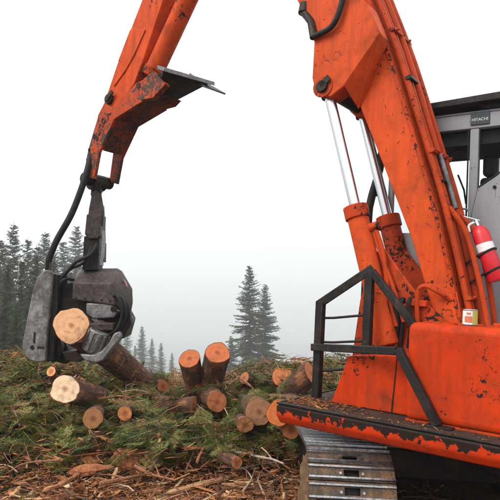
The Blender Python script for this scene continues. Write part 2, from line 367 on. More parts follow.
# deck: a plate with a rolled edge, chipped along the lip
mb = MB(); prof = [(0, 1.25), (-.004, 1.14), (-.07, 1.06), (-2.9, 1.06), (-2.9, 1.25)]
mb.prism([(0.0, y, z) for y, z in prof], (-5.2, 0, 0))
deck = mb.build('deck', ORANGE_DECK, ex, .022, 3)
mb = MB(); mb.prism([(-.012, y, z) for y, z in [(-.012, 1.2525), (-.30, 1.2525), (-.30, 1.258), (-.012, 1.262)]], (-5.15, 0, 0))
mb.build('tread_plate', TREAD, deck)
mb = MB(); mb.prism([(-.004, y, z) for y, z in [(-.3, 1.2525), (-2.85, 1.2525), (-2.85, 1.258), (-.3, 1.258)]], (-1.2, 0, 0)); mb.build('tread_plate', TREAD, deck)
mb = MB(); mb.box((-5.2, -.02, 1.2525), (-.0, -.001, 1.272)); mb.box((-.02, -2.88, 1.2525), (.0, -.03, 1.27)); mb.build('kick_edge', BLACK, deck, .006)
# turntable and frame below it
mb = MB(); mb.tube([(-2.2, -1.45, .95), (-2.2, -1.45, 1.058)], .62, 40); mb.tube([(-2.2, -1.45, .80), (-2.2, -1.45, .949)], .72, 40)
mb.build('turntable', DARK_STEEL, ex, .01)

# tank on the walkway side
t0 = PX(403, 415, -.30).x
ttop = PX(450, 325, -.36).z
mb = MB(); mb.prism([(t0, y, z) for y, z in [(-.30, 1.262), (-1.06, 1.262), (-1.06, ttop), (-.33, ttop)]], (-2.6, 0, 0))
tank = mb.build('fuel_tank', ORANGE_TANK, ex, .07, 5)
mb = MB(); mb.tube([(t0 - .75, -.75, ttop - .005), (t0 - .75, -.75, ttop + .03)], .10, 24); mb.build('filler_cap', ORANGE_DIRTY, tank, .006)
mb = MB(); mb.bar((t0 - .03, -.288, 1.27), (t0 - 2.6, -.288, 1.27), .012, .02); mb.build('seam', ORANGE_DIRTY, tank)
# sloped box in front of the tank
fp = P2([(331, 399), (348, 356), (397, 353), (401, 412)], -.47)
fp[0].z = fp[3].z = 1.262; fp[3].x = fp[2].x = t0 + .004
mb = MB(); mb.prism(fp, (0, -.62, 0)); tb = mb.build('tool_box', ORANGE_TANK, ex, .012)
mb = MB(); mb.prism([p + Vector((0, .003, 0)) for p in (fp[0] * .22 + fp[3] * .78, fp[1] * .22 + fp[2] * .78, fp[1] * .205 + fp[2] * .795, fp[0] * .205 + fp[3] * .795)], (0, .004, 0)); mb.build('seam', DARK_STEEL, tb)

# handrail
hr = bpy.data.objects.new('handrail', None); COL.objects.link(hr); hr.parent = ex; hr.empty_display_size = .1
lA, lB, lC = -.56, -.74, -.235
A0, A1 = PX(316.5, 398, lA), PX(320, 304, lA); A0.z = 1.262; A1.x = A0.x
B1 = PX(370, 270, lB); B0 = Vector((B1.x, lB, 1.262))
def hbar(name, p, q, w, h, up=(0, 0, 1)): return MB().bar(p, q, w, h, up).build(name, BLACK, hr, .008)
hbar('post', A0, A1 + Vector((0, 0, .03)), .085, .085, (1, 0, 0))
hbar('post', B0, B1, .085, .085, (1, 0, 0))
dr = (B1 - A1).normalized()
hbar('top_rail', A1 + dr * -.035 + Vector((0, 0, .012)), B1 + dr * .04, .07, .085)
Q1 = PX(416, 328, lB); hbar('top_rail', B1 + Vector((-.02, .002, -.01)), Q1, .07, .075)
m0, m1 = PX(315, 347, lA), PX(397, 351, lC); m0.x = A0.x
hbar('middle_rail', m0 + Vector((.05, .03, 0)), m1, .085, .075)
f1 = PX(438, 419, lC); f1.z = 1.262; hbar('brace', m1 + Vector((-.01, 0, .02)), f1 + Vector((0, 0, .01)), .075, .085, (0, 1, 0))
MB().box((f1.x - .13, f1.y - .06, 1.262), (f1.x + .10, f1.y + .07, 1.277)).build('foot_plate', BLACK, hr, .003)
for v0, v1 in ((318, 315), (342, 341), (371, 367)):
    a = PX(320, v0, lA); b = PX(366, v1, lB); a.x = A0.x
    MB().tube([a, a.lerp(b, .3) + Vector((0, 0, -.008)), b], .013, 8).build('rung', BLACK, hr, smooth=True)

# boom
boomL = [(452, 372), (436, 322), (412, 240), (386, 172), (361, 109), (344, 72), (328, 40), (309, 22), (297, 0), (276, -42), (252, -88), (222, -140)]
boomR = [(232, -196), (262, -186), (300, -140), (334, -84), (352, -45), (370, 0), (385, 40), (398, 80), (436, 208), (461, 318), (472, 368)]
prof = P2(boomL + boomR, YN)
mb = MB(); mb.prism(prof, (0, YF - YN, 0)); boom = mb.build('boom', ORANGE, ex, .012)
# weld flange along the top edge of the near face
topc = [PX(u, v, YN) for u, v in boomR[2:]]
ts = spline(topc, 6)
def strip(name, pts, w, y0, y1, mat, par, inward=True):
    mb = MB(); n = len(pts); rows = []
    for i, p in enumerate(pts):
        t = (pts[min(i + 1, n - 1)] - pts[max(i - 1, 0)]); t.y = 0; t.normalize(); nn = Vector((-t.z, 0, t.x))
        if nn.x > 0: nn = -nn                      # towards the rear of the machine
        a, b = (p - nn * w, p + nn * .004) if inward else (p + nn * .0, p + nn * w)
        rows.append([mb.bm.verts.new((q.x, y, q.z)) for q, y in ((a, y0), (b, y0), (b, y1), (a, y1))])
    for i in range(n - 1):
        for k in range(4): mb.face([rows[i][k], rows[i][(k + 1) % 4], rows[i + 1][(k + 1) % 4], rows[i + 1][k]])
    mb.face(rows[0]); mb.face(rows[-1]); return mb.build(name, mat, par, .004)
strip('flange', ts, .035, YN + .003, YN + .02, ORANGE_DIRTY, boom)
strip('flange', spline([PX(u, v, YN) for u, v in boomR[2:]], 6), .035, YF - .003, YF - .02, ORANGE_DIRTY, boom)
# near side cylinder bracket: cheek plates and a sloped gusset
CK = .26
for sgn, ya, yb in ((1, YN + .004, YN + CK), (-1, YF - .004, YF - CK)):
    out = P2([(300, 2), (308, 25), (314, 42), (312, 78), (315, 91), (322, 97.5), (331, 96.5), (344, 86), (380, 33), (368, 4), (340, -16)], YN + CK)
    out = [q for q in out]
    mb = MB(); mb.prism([Vector((p.x, ya, p.z)) for p in out], (0, yb - ya, 0)); ck = mb.build('cylinder_bracket', ORANGE, boom, .014)
    o1, o2 = out[7], out[8]; b1, b2, b3 = PX(359, 110, YN), PX(386, 42, YN), PX(352, 96, YN)
    mb = MB(); mb.hull([Vector((o1.x, yb - sgn * .006, o1.z)), Vector((o2.x, yb - sgn * .006, o2.z)), Vector((o1.x, ya, o1.z)), Vector((o2.x, ya, o2.z)), Vector((b1.x, ya, b1.z)), Vector((b2.x, ya, b2.z)), Vector((b3.x, ya, b3.z))])
    mb.build('gusset', ORANGE, boom, .006)
pin = PX(323, 87, YN + CK)
mb = MB(); mb.tube([(pin.x, YN + CK + .03, pin.z), (pin.x, YF - CK - .03, pin.z)], .075, 24); mb.build('pin', DARK_STEEL, boom, .01)
for ya in (YN + CK + .002, YF - CK - .014):
    mb = MB(); mb.tube([(pin.x, ya, pin.z), (pin.x, ya + .012, pin.z)], .125, 28); mb.build('boss', ORANGE_DIRTY, boom, .004)
mb = MB(); k0 = Vector((pin.x, YN + CK + .02, pin.z)); mb.tube([k0, k0 + Vector((0, .03, 0))], .07, 20); mb.bar(k0 + Vector((.02, .02, .0)), k0 + Vector((-.10, .02, .09)), .08, .02, (0, 1, 0)); mb.build('pin_keeper', DARK_STEEL, boom, .006)
mb = MB(); q = PX(371, 19, YN + .02); mb.tube([q + Vector((.05, 0, -.03)), q + Vector((-.06, .05, .02))], .045, 16); mb.tube([q + Vector((.04, -.05, -.03)), q + Vector((.04, .045, -.03))], .06, 18); mb.build('lifting_lug', ORANGE_DIRTY, boom, .006)
# hose loop at the bend
hl = spline([PX(347, -30, YN + .30), PX(342, 2, YN + .32), PX(332, 26, YN + .32), PX(313, 37, YN + .30)], 8)
MB().tube(hl, .034, 12).build('hose', RUBBER, boom, smooth=True)
mb = MB(); mb.tube([PX(314, 38, YN + .29), PX(311, 22, YN + .27), PX(303, 11, YN + .22)], [.05, .045, .05], 14); mb.tube([PX(304, 14, YN + .22), PX(306, 4, YN + .2)], .075, 14); mb.build('hose_fitting', DARK_STEEL, boom, .008)

# pipes along the back of the boom
def back_path(off, l, v0=None, skip=0):
    pts = spline([PX(u, v, YN) for u, v in boomR[1 + skip:]], 5); out = []
    for i, p in enumerate(pts):
        t = (pts[min(i + 1, len(pts) - 1)] - pts[max(i - 1, 0)]).normalized(); nn = Vector((-t.z, 0, t.x))
        if nn.x > 0: nn = -nn
        out.append(Vector((p.x, l, p.z)) + nn * off)
    return out
for l, off, r in ((-1.24, .07, .034), (-1.335, .07, .034), (-1.45, .10, .042), (-1.565, .07, .034), (-1.66, .10, .036), (-1.745, .06, .028)):
    MB().tube(back_path(off, l), r, 12).build('pipe', ORANGE_PIPE, boom, smooth=True)
bp = back_path(.07, 0)
def back_at(v):                      # the back path point at image height v
    return min(bp, key=lambda p: abs(p.z - PX(430, v, YN).z))
for v, la, lb, mt in ((20, -1.2, -1.72, ORANGE_DIRTY), (77, -1.2, -1.5, DARK_STEEL), (152, -1.2, -1.38, ORANGE_DIRTY), (154, -1.41, -1.8, ORANGE_DIRTY), (188, -1.3, -1.5, RUBBER), (292, -1.2, -1.75, ORANGE_DIRTY)):
    p = back_at(v); i = bp.index(p); t = (bp[min(i + 1, len(bp) - 1)] - bp[max(i - 1, 0)]).normalized(); nn = Vector((-t.z, 0, t.x)); nn = -nn if nn.x > 0 else nn
    mb = MB(); a, b = p + nn * .03, p + nn * .03; a.y, b.y = la, lb
    mb.bar(a, b, .045, .07, nn) if mt is not RUBBER else mb.bar(a, b, .03, .05, nn)
    if mt is ORANGE_DIRTY:
        for k in (.15, .5, .85):
            c = a.lerp(b, k) + nn * .03; mb.tube([c, c + nn * .03], .016, 6)
    mb.build('pipe_clamp', mt, boom, .004)
MB().tube([back_at(150) + Vector((-.06, -1.40, 0)), back_at(175) + Vector((-.06, -1.41, 0)), back_at(215) + Vector((-.06, -1.40, 0))], .03, 10).build('bare_pipe', GREY_STEEL, boom, smooth=True)
for l, dx in ((-1.28, -.02), (-1.52, -.05)):
    c = [back_at(200) + Vector((-.03, l, 0)), back_at(240) + Vector((-.10 + dx, l - .05, 0)), back_at(280) + Vector((-.13 + dx, l - .02, 0)), back_at(325) + Vector((-.16, l, -.1))]
    MB().tube(spline(c, 6), .03, 10).build('pipe', ORANGE_PIPE, boom, smooth=True)
# foot of the boom: a doubler plate near the pivot
MB().prism([Vector((p.x, YN + .003, p.z)) for p in P2([(434.5, 300), (457, 292), (462, 320), (450, 352), (441, 335)], YN)], (0, .012, 0)).build('doubler_plate', ORANGE, boom, .004)

# boom bracket plates and clutter in front of the boom foot
for y0 in (YN + .03, YF - .07):
    MB().prism([Vector((p.x, y0, p.z)) for p in P2([(362, 352), (372, 262), (384, 246), (400, 268), (424, 300), (462, 332), (470, 372), (380, 372)], YN)], (0, .04, 0)).build('boom_mount', ORANGE_DIRTY, ex, .01)
MB().prism([Vector((p.x, -1.0, p.z)) for p in P2([(352, 356), (360, 300), (372, 262), (390, 300), (398, 356)], -1.0)], (0, -.05, 0)).build('guard_plate', ORANGE_DIRTY, ex, .008)
MB().tube(spline([PX(373, 226, -1.02), PX(378, 246, -1.02), PX(394, 290, -1.02), PX(404, 322, -1.0)], 5), .024, 10).build('grease_pipe', ORANGE_PIPE, ex, smooth=True)
for i, (u0, u1) in enumerate(((395, 397), (401, 402), (408, 410), (388, 392))):
    MB().tube(spline([PX(408, 305, -1.09), PX(u0 + 2, 299, -1.03), PX(u0, 306, -1.0), PX(u1 + 1, 320, -1.02), PX(u1 - 2, 348, -1.05)], 5), .022, 8).build('hose', RUBBER, ex, smooth=True)
for u, v in ((398, 306), (418, 303)):
    a = PX(u, v, -1.06); MB().box((a.x - .10, -1.12, a.z - .035), (a.x + .12, -1.02, a.z + .03)).build('valve_block', ORANGE_DIRTY, ex, .008)
a = [PX(450, 300, -1.14), PX(438, 292, -1.04), PX(425, 286, -1.02), PX(418, 292, -1.02), PX(417, 312, -1.02), PX(419, 340, -1.04)]
MB().tube(spline(a, 5), .024, 8).build('elbow_pipe', ORANGE_PIPE, ex, smooth=True)

# boom cylinders
def cylinder(name, p, q, c, rod_r, bar_r, par, mat=ORANGE):
    o = MB().tube([c, q], bar_r, 28).build(name, mat, par, .01)
    MB().tube([p, c], rod_r, 22).build('rod', CHROME, o, smooth=True)
    d = (q - c).normalized(); MB().tube([c - d * .02, c + d * .13], bar_r * 1.18, 28).build('collar', ORANGE_DIRTY, o, .012)
    MB().tube([p + d * .10, p - d * .02], rod_r * 1.55, 22).build('rod_eye', DARK_STEEL, o, .01); return o
la, lb = YN + .14, YF - .14
p0 = Vector((pin.x, la, pin.z)); c0 = PX(355.5, 208, la); q0 = PX(388, 345, la)
cy = cylinder('boom_cylinder', p0, q0, c0, .062, .118, ex)
d = (q0 - c0).normalized(); n_ = d.cross(Vector((0, 1, 0))).normalized()
if n_.x > 0: n_ = -n_
pt = c0 + d * .27; MB().tube([pt + n_ * .08, pt + n_ * .24], .05, 16).build('port', ORANGE_DIRTY, cy, .008)
MB().tube(spline([pt + n_ * .17 + Vector((0, 0, 0)), pt + n_ * .19 + d * .3, pt + n_ * .14 + d * .75, pt + n_ * .14 + d * 1.1], 5), .026, 10).build('pipe', ORANGE_PIPE, cy, smooth=True)
df = Vector((0, lb - la, 0)); cylinder('boom_cylinder', p0 + df, q0 + df, c0 + df, .062, .125, ex, ORANGE_DIRTY)

# stick
SN, SF = -1.24, -1.68
sl = [(222, -196), (190, -118), (165, -52), (142, 0), (117.5, 63), (103, 106), (108, 115), (117, 108), (134, 84), (143, 60), (163, 0), (188, -52), (222, -118), (262, -190)]
mb = MB(); mb.prism(P2(sl, SN), (0, SF - SN, 0)); stick = mb.build('stick', ORANGE, ex, .012)
MB().prism([Vector((p.x, SN + .003, p.z)) for p in P2([(131, 30), (119.5, 60), (114.5, 87), (126, 71), (135, 55), (146, 30)], SN)], (0, .018, 0)).build('doubler_plate', ORANGE, stick, .005)
sp0 = PX(109, 99, SN + .03); mb = MB(); mb.tube([(sp0.x, SN + .06, sp0.z), (sp0.x, SF - .06, sp0.z)], .085, 20); mb.build('pin', DARK_STEEL, stick, .01)
mb = MB(); mb.tube([(sp0.x, SN + .061, sp0.z), (sp0.x, SN + .085, sp0.z)], .05, 6); mb.bar((sp0.x, SN + .07, sp0.z), (sp0.x - .12, SN + .07, sp0.z + .1), .07, .025, (0, 1, 0)); mb.build('pin_keeper', DARK_STEEL, stick, .004)
tip = PX(243, -168, YN); MB().tube([(tip.x, YN + .12, tip.z), (tip.x, YF - .12, tip.z)], .12, 24).build('pin', DARK_STEEL, stick, .01)
# stick cylinder on the machine side of the stick
ya = -1.40
cs = PX(187.5, 0, ya); ce = PX(153, 74, ya); dd = (cs - ce).normalized()
o = MB().tube([ce, ce + dd * 2.6], .15, 28).build('stick_cylinder', ORANGE, ex, .012)
MB().tube([ce + dd * 2.6, ce + dd * 3.6], .075, 20).build('rod', CHROME, o, smooth=True)
MB().tube([ce - dd * .04, ce + dd * .10], .17, 28).build('collar', ORANGE_DIRTY, o, .012)

# heel: the swinging tip below the stick with its log rest
HN, HF = -1.17, -1.70
near = P2([(104, 103), (98, 115), (90.5, 147), (86.5, 177), (94, 179), (99, 152), (114, 119), (143, 101), (155, 99), (168, 85), (156, 74), (136, 83), (113, 108)], HN)
mb = MB(); mb.prism(near, (0, -.055, 0)); heel = mb.build('heel', HEEL_PAINT, ex, .008)
far_ = [p + Vector((0, HF - HN, 0)) for p in near]; far_ = far_[:8] + [far_[7].lerp(far_[11], .3), far_[11], far_[12]]
MB().prism(far_, (0, .055, 0)).build('cheek_plate', HEEL_SHADE_GRIME, heel, .008)
inner = P2([(100.5, 150), (114.5, 119), (143, 101.5), (154, 98.5), (160, 92), (140, 92), (110, 114), (96, 142)], HN)
MB().prism([p + Vector((0, -.056, 0)) for p in inner], (0, HF - HN + .112, 0)).build('web_plate', HEEL_SHADE_GRIME, heel, .006)
mb = MB(); h1 = PX(137, 85, HN + .03); mb.tube([(h1.x, HN + .012, h1.z), (h1.x, HF - .012, h1.z)], .045, 16); mb.build('pin', DARK_STEEL, heel)
ar = P2([(143, 101), (155, 99), (168, 85), (156, 72), (146, 80)], HN)
MB().prism([p + Vector((0, .004, 0)) for p in ar], (0, .05, 0)).build('cheek_plate', HEEL_PAINT, heel, .008)
# log rest: wide plate lying across with a toothed edge and a pointed horn
a0, a1 = PX(157, 65, -.98), PX(202, 78, -2.02)
back = Vector((-.5, 0, -.2)); dn = Vector((0, 0, -.06))
mb = MB(); mb.hull([a0, a1, a0 + back * .3, a1 + back * .55, a0 + dn, a1 + dn, a0 + back * .3 + dn, a1 + back * .55 + dn]); mb.build('rest_plate', GREY_STEEL, heel, .008)
hn = PX(226, 93.5, -2.45); mb = MB(); mb.hull([a1 + Vector((0, .3, -.012)), a1 + Vector((0, .3, -.16)), a1 + Vector((-.3, .3, -.26)), a1 + Vector((.06, .02, -.01)), a1 + Vector((-.1, .0, -.16)), hn, hn + Vector((0, .02, -.03))]); mb.build('horn', DARK_STEEL, heel, .004)
e1, e2, e3 = PX(172, 103, -1.66), PX(188, 86.5, -1.85), PX(155, 99, -1.24)
mb = MB(); mb.hull([a0 + Vector((-.02, -.12, -.055)), a1 + Vector((0, .05, -.055)), a1 + Vector((-.25, .1, -.16)), e1, e2, e3, PX(168, 85, -1.24), PX(157, 74, -1.2)]); mb.build('rest_base', DARK_STEEL, heel, .008)
for k in range(7):
    c = a0.lerp(a1, .22 + k * .1) + Vector((-.1, 0, -.05)); mb = MB(); mb.tube([c, c + Vector((0, 0, -.03))], .018, 6); mb.build('bolt', GREY_STEEL, heel)
# raised lettering on the heel
pa, pb = PX(108.5, 111, HN), PX(96, 141, HN)
xd = (pb - pa).normalized(); zd = Vector((0, 1, 0)); yd = zd.cross(xd)
Mx = Matrix((xd, yd, zd)).transposed().to_4x4(); Mx.translation = (pa + pb) / 2 + Vector((0, .006, 0))
text_mesh('Young', .20, Mx, TEXT_DARK, heel, outline=.0055)
# hose clips and the crosshead under the heel
mb = MB(); cw = PX(97, 181, -1.43)
mb.tube([(cw.x, HN + .02, cw.z), (cw.x, HF - .02, cw.z)], .10, 20); mb.tube([(cw.x, -1.30, cw.z - .03), (cw.x, -1.56, cw.z - .03)], .135, 22)
crosshead = mb.build('crosshead', DARK_STEEL, heel, .012)

# cab
KY0, KY1 = -1.97, -2.95
kf, kr = PX(386, 240, KY0).x, PX(500, 150, KY0).x - 1.1
zt = PX(470, 114, KY0).z; zw = PX(470, 129, KY0).z
pa_, pb_ = PX(478.5, 150, KY0).x, PX(469.5, 150, KY0).x      # rear and front edge of the door pillar
wl = PX(478, 188, KY0).z; wl2 = PX(460, 232, KY0).z
wrf = PX(500, 168, KY0)
mb = MB()
def side(y, s):
    th = -.06 * s
    mb.prism([(kf, y, zw), (kr, y, zw), (kr, y, zt), (kf, y, zt)], (0, th, 0))                     # top rail
    mb.prism([(pb_, y, wl2), (pa_, y, wl), (pa_, y, zw - .002), (pb_, y, zw - .002)], (0, th, 0))        # pillar
    mb.prism([(kf, y, wl2 - .002), (kf - .07, y, wl2 - .002), (kf - .07, y, zw - .002), (kf, y, zw - .002)], (0, th, 0))
    k = (wrf.z - wl) / (wrf.x - pa_); zr = min(wl + k * (kr + .5 - pa_), zw - .15)
    mb.prism([(kr, y, 1.262), (kf, y, 1.262), (kf, y, wl2 - .004), (pb_ - .001, y, wl2 - .004), (pa_ - .001, y, wl - .004), (kr + .5, y, zr), (kr + .08, y, zr), (kr + .08, y, zw - .002), (kr, y, zw - .002)], (0, th, 0))
side(KY0, 1); side(KY1, -1)
mb.box((kr - .002, KY1 + .062, 1.262), (kr + .05, KY0 - .062, wl)); mb.box((kr - .002, KY1 + .062, zw - .05), (kr + .05, KY0 - .062, zt - .003))
mb.box((kf - .05, KY1 + .062, 1.262), (kf + .002, KY0 - .062, 1.75)); mb.box((kf - .05, KY1 + .062, zw), (kf + .002, KY0 - .062, zt - .003))
mb.box((kr, KY1, zt + .002), (kf, KY0, zt + .03))
cab = mb.build('cab', CAB_GREY, ex, .012)
MB().prism([(kf - .072, KY0 - .03, wl2), (pb_ + .001, KY0 - .03, wl2), (pb_ + .001, KY0 - .03, zw - .003), (kf - .072, KY0 - .03, zw - .003)], (0, -.006, 0)).build('window_pane', GLASS, cab)
zr_ = min(wl + (wrf.z - wl) / (wrf.x - pa_) * (kr + .5 - pa_), zw - .15)
MB().prism([(pa_ - .001, KY0 - .03, wl), (kr + .5, KY0 - .03, zr_), (kr + .082, KY0 - .03, zr_), (kr + .082, KY0 - .03, zw - .003), (pa_ - .001, KY0 - .03, zw - .003)], (0, -.006, 0)).build('window_pane', GLASS, cab)
MB().prism([(kf - .02, KY0 - .064, 1.752), (kf - .02, KY1 + .064, 1.752), (kf - .02, KY1 + .064, zw - .002), (kf - .02, KY0 - .064, zw - .002)], (-.006, 0, 0)).build('windscreen', GLASS, cab)
MB().prism([(kr + .02, KY0 - .064, wl + .002), (kr + .02, KY1 + .064, wl + .002), (kr + .02, KY1 + .064, zw - .052), (kr + .02, KY0 - .064, zw - .052)], (-.006, 0, 0)).build('window_pane', GLASS, cab)
# rubber seals round the door windows
for lst in ([(pb_ + .015, wl2 + .01), (pb_ + .015, zw - .015), (kf - .08, zw - .015)], [(kr + .52, zr_ + .012), (pa_ - .015, wl + .012), (pa_ - .015, zw - .015), (kr + .1, zw - .015)]):
    MB().tube([(x, KY0 - .001, z) for x, z in lst], .012, 6).build('window_seal', RUBBER, cab)
# dark headlining and sun blind inside, seat, levers
MB().box((kr + .06, KY1 + .08, zw - .17), (kf - .06, KY0 - .08, zw - .02)).build('headlining', SEAT, cab)
hx = PX(489, 168, -2.4)
mb = MB(); mb.box((hx.x - .07, -2.55, hx.z - .12), (hx.x + .05, -2.28, hx.z + .14)); mb.box((hx.x - .12, -2.66, hx.z - .85), (hx.x + .05, -2.18, hx.z - .15)); mb.box((hx.x - .1, -2.66, hx.z - 1.05), (hx.x + .45, -2.18, hx.z - .86)); mb.build('seat', SEAT, cab, .05, 4)
for pts in ([(449, 155), (456, 150), (470, 151)], [(455, 159), (471, 158.5)], [(458, 175), (464, 190), (466, 204)]):
    MB().tube([PX(u, v, -2.2) for u, v in pts], .011, 8).build('grab_bar', BLACK, cab, smooth=True)
# name plate
pz0, pz1 = PX(480, 124, KY0 + .03).z, PX(480, 111, KY0 + .03).z; px0, px1 = PX(471, 117, KY0).x, PX(490, 117, KY0).x
MB().box((px1, KY0 + .004, pz0), (px0, KY0 + .016, pz1)).build('name_plate', DARK_PRINT, cab, .003)
Mt = Matrix((Vector((-1, 0, 0)), Vector((0, 0, 1)), Vector((0, 1, 0)))).transposed().to_4x4(); Mt.translation = ((px0 + px1) / 2, KY0 + .018, pz0 + (pz1 - pz0) * .38)
text_mesh('HITACHI', .047, Mt, WHITE_PRINT, cab)
# door grab handle
h = [PX(455, 210, KY0 + .05), PX(465, 209, KY0 + .05), PX(469, 213, KY0 + .05), PX(469, 234, KY0 + .05), PX(466, 238, KY0 + .01)]
MB().tube(spline([PX(454, 212, KY0 + .0)] + h, 4), .012, 8).build('door_handle', CAB_GREY, cab, smooth=True)
MB().tube([PX(494.5, 187, KY0), PX(494.5, 187, KY0 + .015)], .02, 10).build('door_lock', DARK_STEEL, cab)
# roof guard: a dark slab above the cab with sloping cheeks
gz = PX(470, 97, KY0 + .05).z
g0, g1 = PX(430, 103, KY0 + .12), PX(500, 91, KY0 + .12); sl_ = (g1.z - g0.z) / (g1.x - g0.x)
zf = lambda x: g0.z + (x - g0.x) * sl_
x0_, x1_ = kf + .15, kr - .2
mb = MB(); mb.prism([(x0_, KY0 + .12, zf(x0_)), (x1_, KY0 + .12, zf(x1_)), (x1_, KY0 + .12, zf(x1_) - .10), (x0_, KY0 + .12, zf(x0_) - .07)], (0, KY1 - KY0 - .24, 0)); guard = mb.build('roof_guard', BLACK, cab, .01)
w0, w1, w2 = PX(458, 102.5, KY0), PX(466, 101.5, KY0), PX(487, 111.5, KY0)
mb = MB(); mb.prism([(w0.x, KY0 + .01, w0.z), (w1.x - .03, KY0 + .01, w1.z - .02), (w2.x, KY0 + .01, zt + .034), (x1_ + .1, KY0 + .01, zt + .034), (x1_ + .1, KY0 + .01, zf(x1_) - .08)], (0, KY1 - KY0 - .02, 0)); mb.build('guard_cheek', BLACK, cab, .006)
# curved black guard tube and mirror in front of the cab
gt = [PX(383, 150, -1.95), PX(379, 172, -1.95), PX(371, 200, -1.95), PX(368, 225, -1.95)]; gt = [Vector((kf - .03, -2.0, gt[0].z + .12))] + gt + [Vector((gt[-1].x + .0, -1.95, 1.9)), Vector((gt[-1].x - .02, -1.95, 1.262))]
MB().tube(spline(gt, 6), .05, 12).build('guard_tube', BLACK, cab, smooth=True)
mo = spline([PX(u, v, -1.98) for u, v in ((384, 212), (389, 208), (393, 222), (394, 262), (388, 258), (383, 236), (384, 212))], 4)
mb = MB(); mb.prism(mo[:-1], (0, -.03, 0)); mb.build('mirror', CAB_GREY, cab, .006)
MB().tube(spline([PX(376, 196, -1.96), PX(381, 192, -1.96), PX(386, 200, -1.97), PX(388, 215, -1.99)], 5), .014, 8).build('mirror_arm', BLACK, cab, smooth=True)
# engine cover behind cab and counterweight
MB().prism([(kr - .1, y, z) for y, z in [(-1.1, 1.262), (-2.85, 1.262), (-2.85, 2.2), (-1.1, 2.2)]], (-1.7, 0, 0)).build('engine_cover', ORANGE_TANK, ex, .06, 4)
tf = Vector((0, 0, 0))
# ---- tracks
def track(xc, yf):
    RAD, LEN, W, n = .47, 3.1, .78, 58
    per = 2 * LEN + 2 * math.pi * RAD
    # rear-left corner: local x across, y along the run, z up
    T = Matrix.Translation((xc, yf, .0)) @ Matrix.Rotation(R(3.0), 4, 'Y') @ Matrix.Rotation(R(.3), 4, 'Z') @ Matrix.Rotation(R(-4.5), 4, 'X')
    tr = bpy.data.objects.new('track', None); COL.objects.link(tr); tr.parent = ex; tr.matrix_parent_inverse = MI; tr.matrix_basis = T; tr.empty_display_size = .2
    pitch = per / n; sm = None
    for i in range(n):
        s = (i + .35) * pitch
        if s < LEN: y, z, a = s, 0, 0; pos = Vector((0, RAD + s, 2 * RAD)); a = 0
        elif s < LEN + math.pi * RAD: t = (s - LEN) / RAD; pos = Vector((0, RAD + LEN + RAD * math.sin(t), RAD + RAD * math.cos(t))); a = -t
        elif s < 2 * LEN + math.pi * RAD: pos = Vector((0, RAD + LEN - (s - LEN - math.pi * RAD), 0)); a = -math.pi
        else: t = (s - 2 * LEN - math.pi * RAD) / RAD; pos = Vector((0, RAD - RAD * math.sin(t), RAD - RAD * math.cos(t))); a = -math.pi - t
        if sm is None:
            mb = MB(); hp = pitch / 2
            for x0, x1 in ((-W / 2, -.07), (.07, W / 2)): mb.box((x0, -hp + .004, -.012), (x1, hp - .004, .008))
            mb.box((-.07, -hp + .004, -.012), (.07, -.035, .008)); mb.box((-.07, .03, -.012), (.07, hp - .004, .008))
            mb.mi = 1
            for yy, hh in ((-hp + .022, .034), (hp - .03, .028)):
                mb.prism([(-W / 2 + .004, yy - .014, .0082), (-W / 2 + .004, yy + .014, .0082), (-W / 2 + .004, yy + .008, hh), (-W / 2 + .004, yy - .008, hh)], (W - .008, 0, 0))
            for bx in (-.10, .10):
                for by in (-.012,): mb.tube([(bx, by, .008), (bx, by, .022)], .014, 8)
            o = mb.build('shoe', [SHOE_STEEL, BRIGHT], tr, .003, 1); sm = o.data
        else:
            o = bpy.data.objects.new('shoe', sm); COL.objects.link(o); o.parent = tr
        o.matrix_basis = Matrix.Translation(pos) @ Matrix.Rotation(a, 4, 'X')
    # frame, idler and sprocket, mud
    mb = MB(); mb.box((-.22, .35, .24), (.22, LEN + RAD * 2 - .35, .68)); mb.build('track_frame', DARK_STEEL, tr, .03)
    for y in (RAD, RAD + LEN):
        mb = MB(); mb.tube([(-.12, y, RAD), (.12, y, RAD)], RAD - .05, 36); mb.tube([(-.19, y, RAD), (.19, y, RAD)], RAD * .5, 28); mb.build('idler', DARK_STEEL, tr, .015)
    for k in range(6):
        y = RAD + .4 + k * (LEN - .8) / 5
        MB().tube([(-.2, y, .12), (.2, y, .12)], .10, 18).build('roller', DARK_STEEL, tr, .01)
    bm = bmesh.new(); bmesh.ops.create_icosphere(bm, subdivisions=4, radius=1)
    for v in bm.verts:
        nz = mnoise.fractal(v.co * 2.6, .7, 2, 6); v.co *= 1 + .32 * nz
        v.co = Vector((v.co.x * .10 - .28, v.co.y * .5 + RAD + .22, v.co.z * .34 + RAD - .04))
    me = bpy.data.meshes.new('mud'); bm.to_mesh(me); bm.free(); link('caked_mud', me, MUD, tr, smooth=True)
    return tr
track(.50 + .37, 5.32); track(.50 + .37 + 2.35, 5.3)
mb = MB(); T = Matrix.Translation((.9, 5.3, 0)) @ Matrix.Rotation(R(3.6), 4, 'Y')
mb.box((.2, 1.2, .42), (2.2, 3.2, .74)); o = mb.build('undercarriage', DARK_STEEL, ex, .03); o.matrix_parent_inverse = MI; o.matrix_basis = T

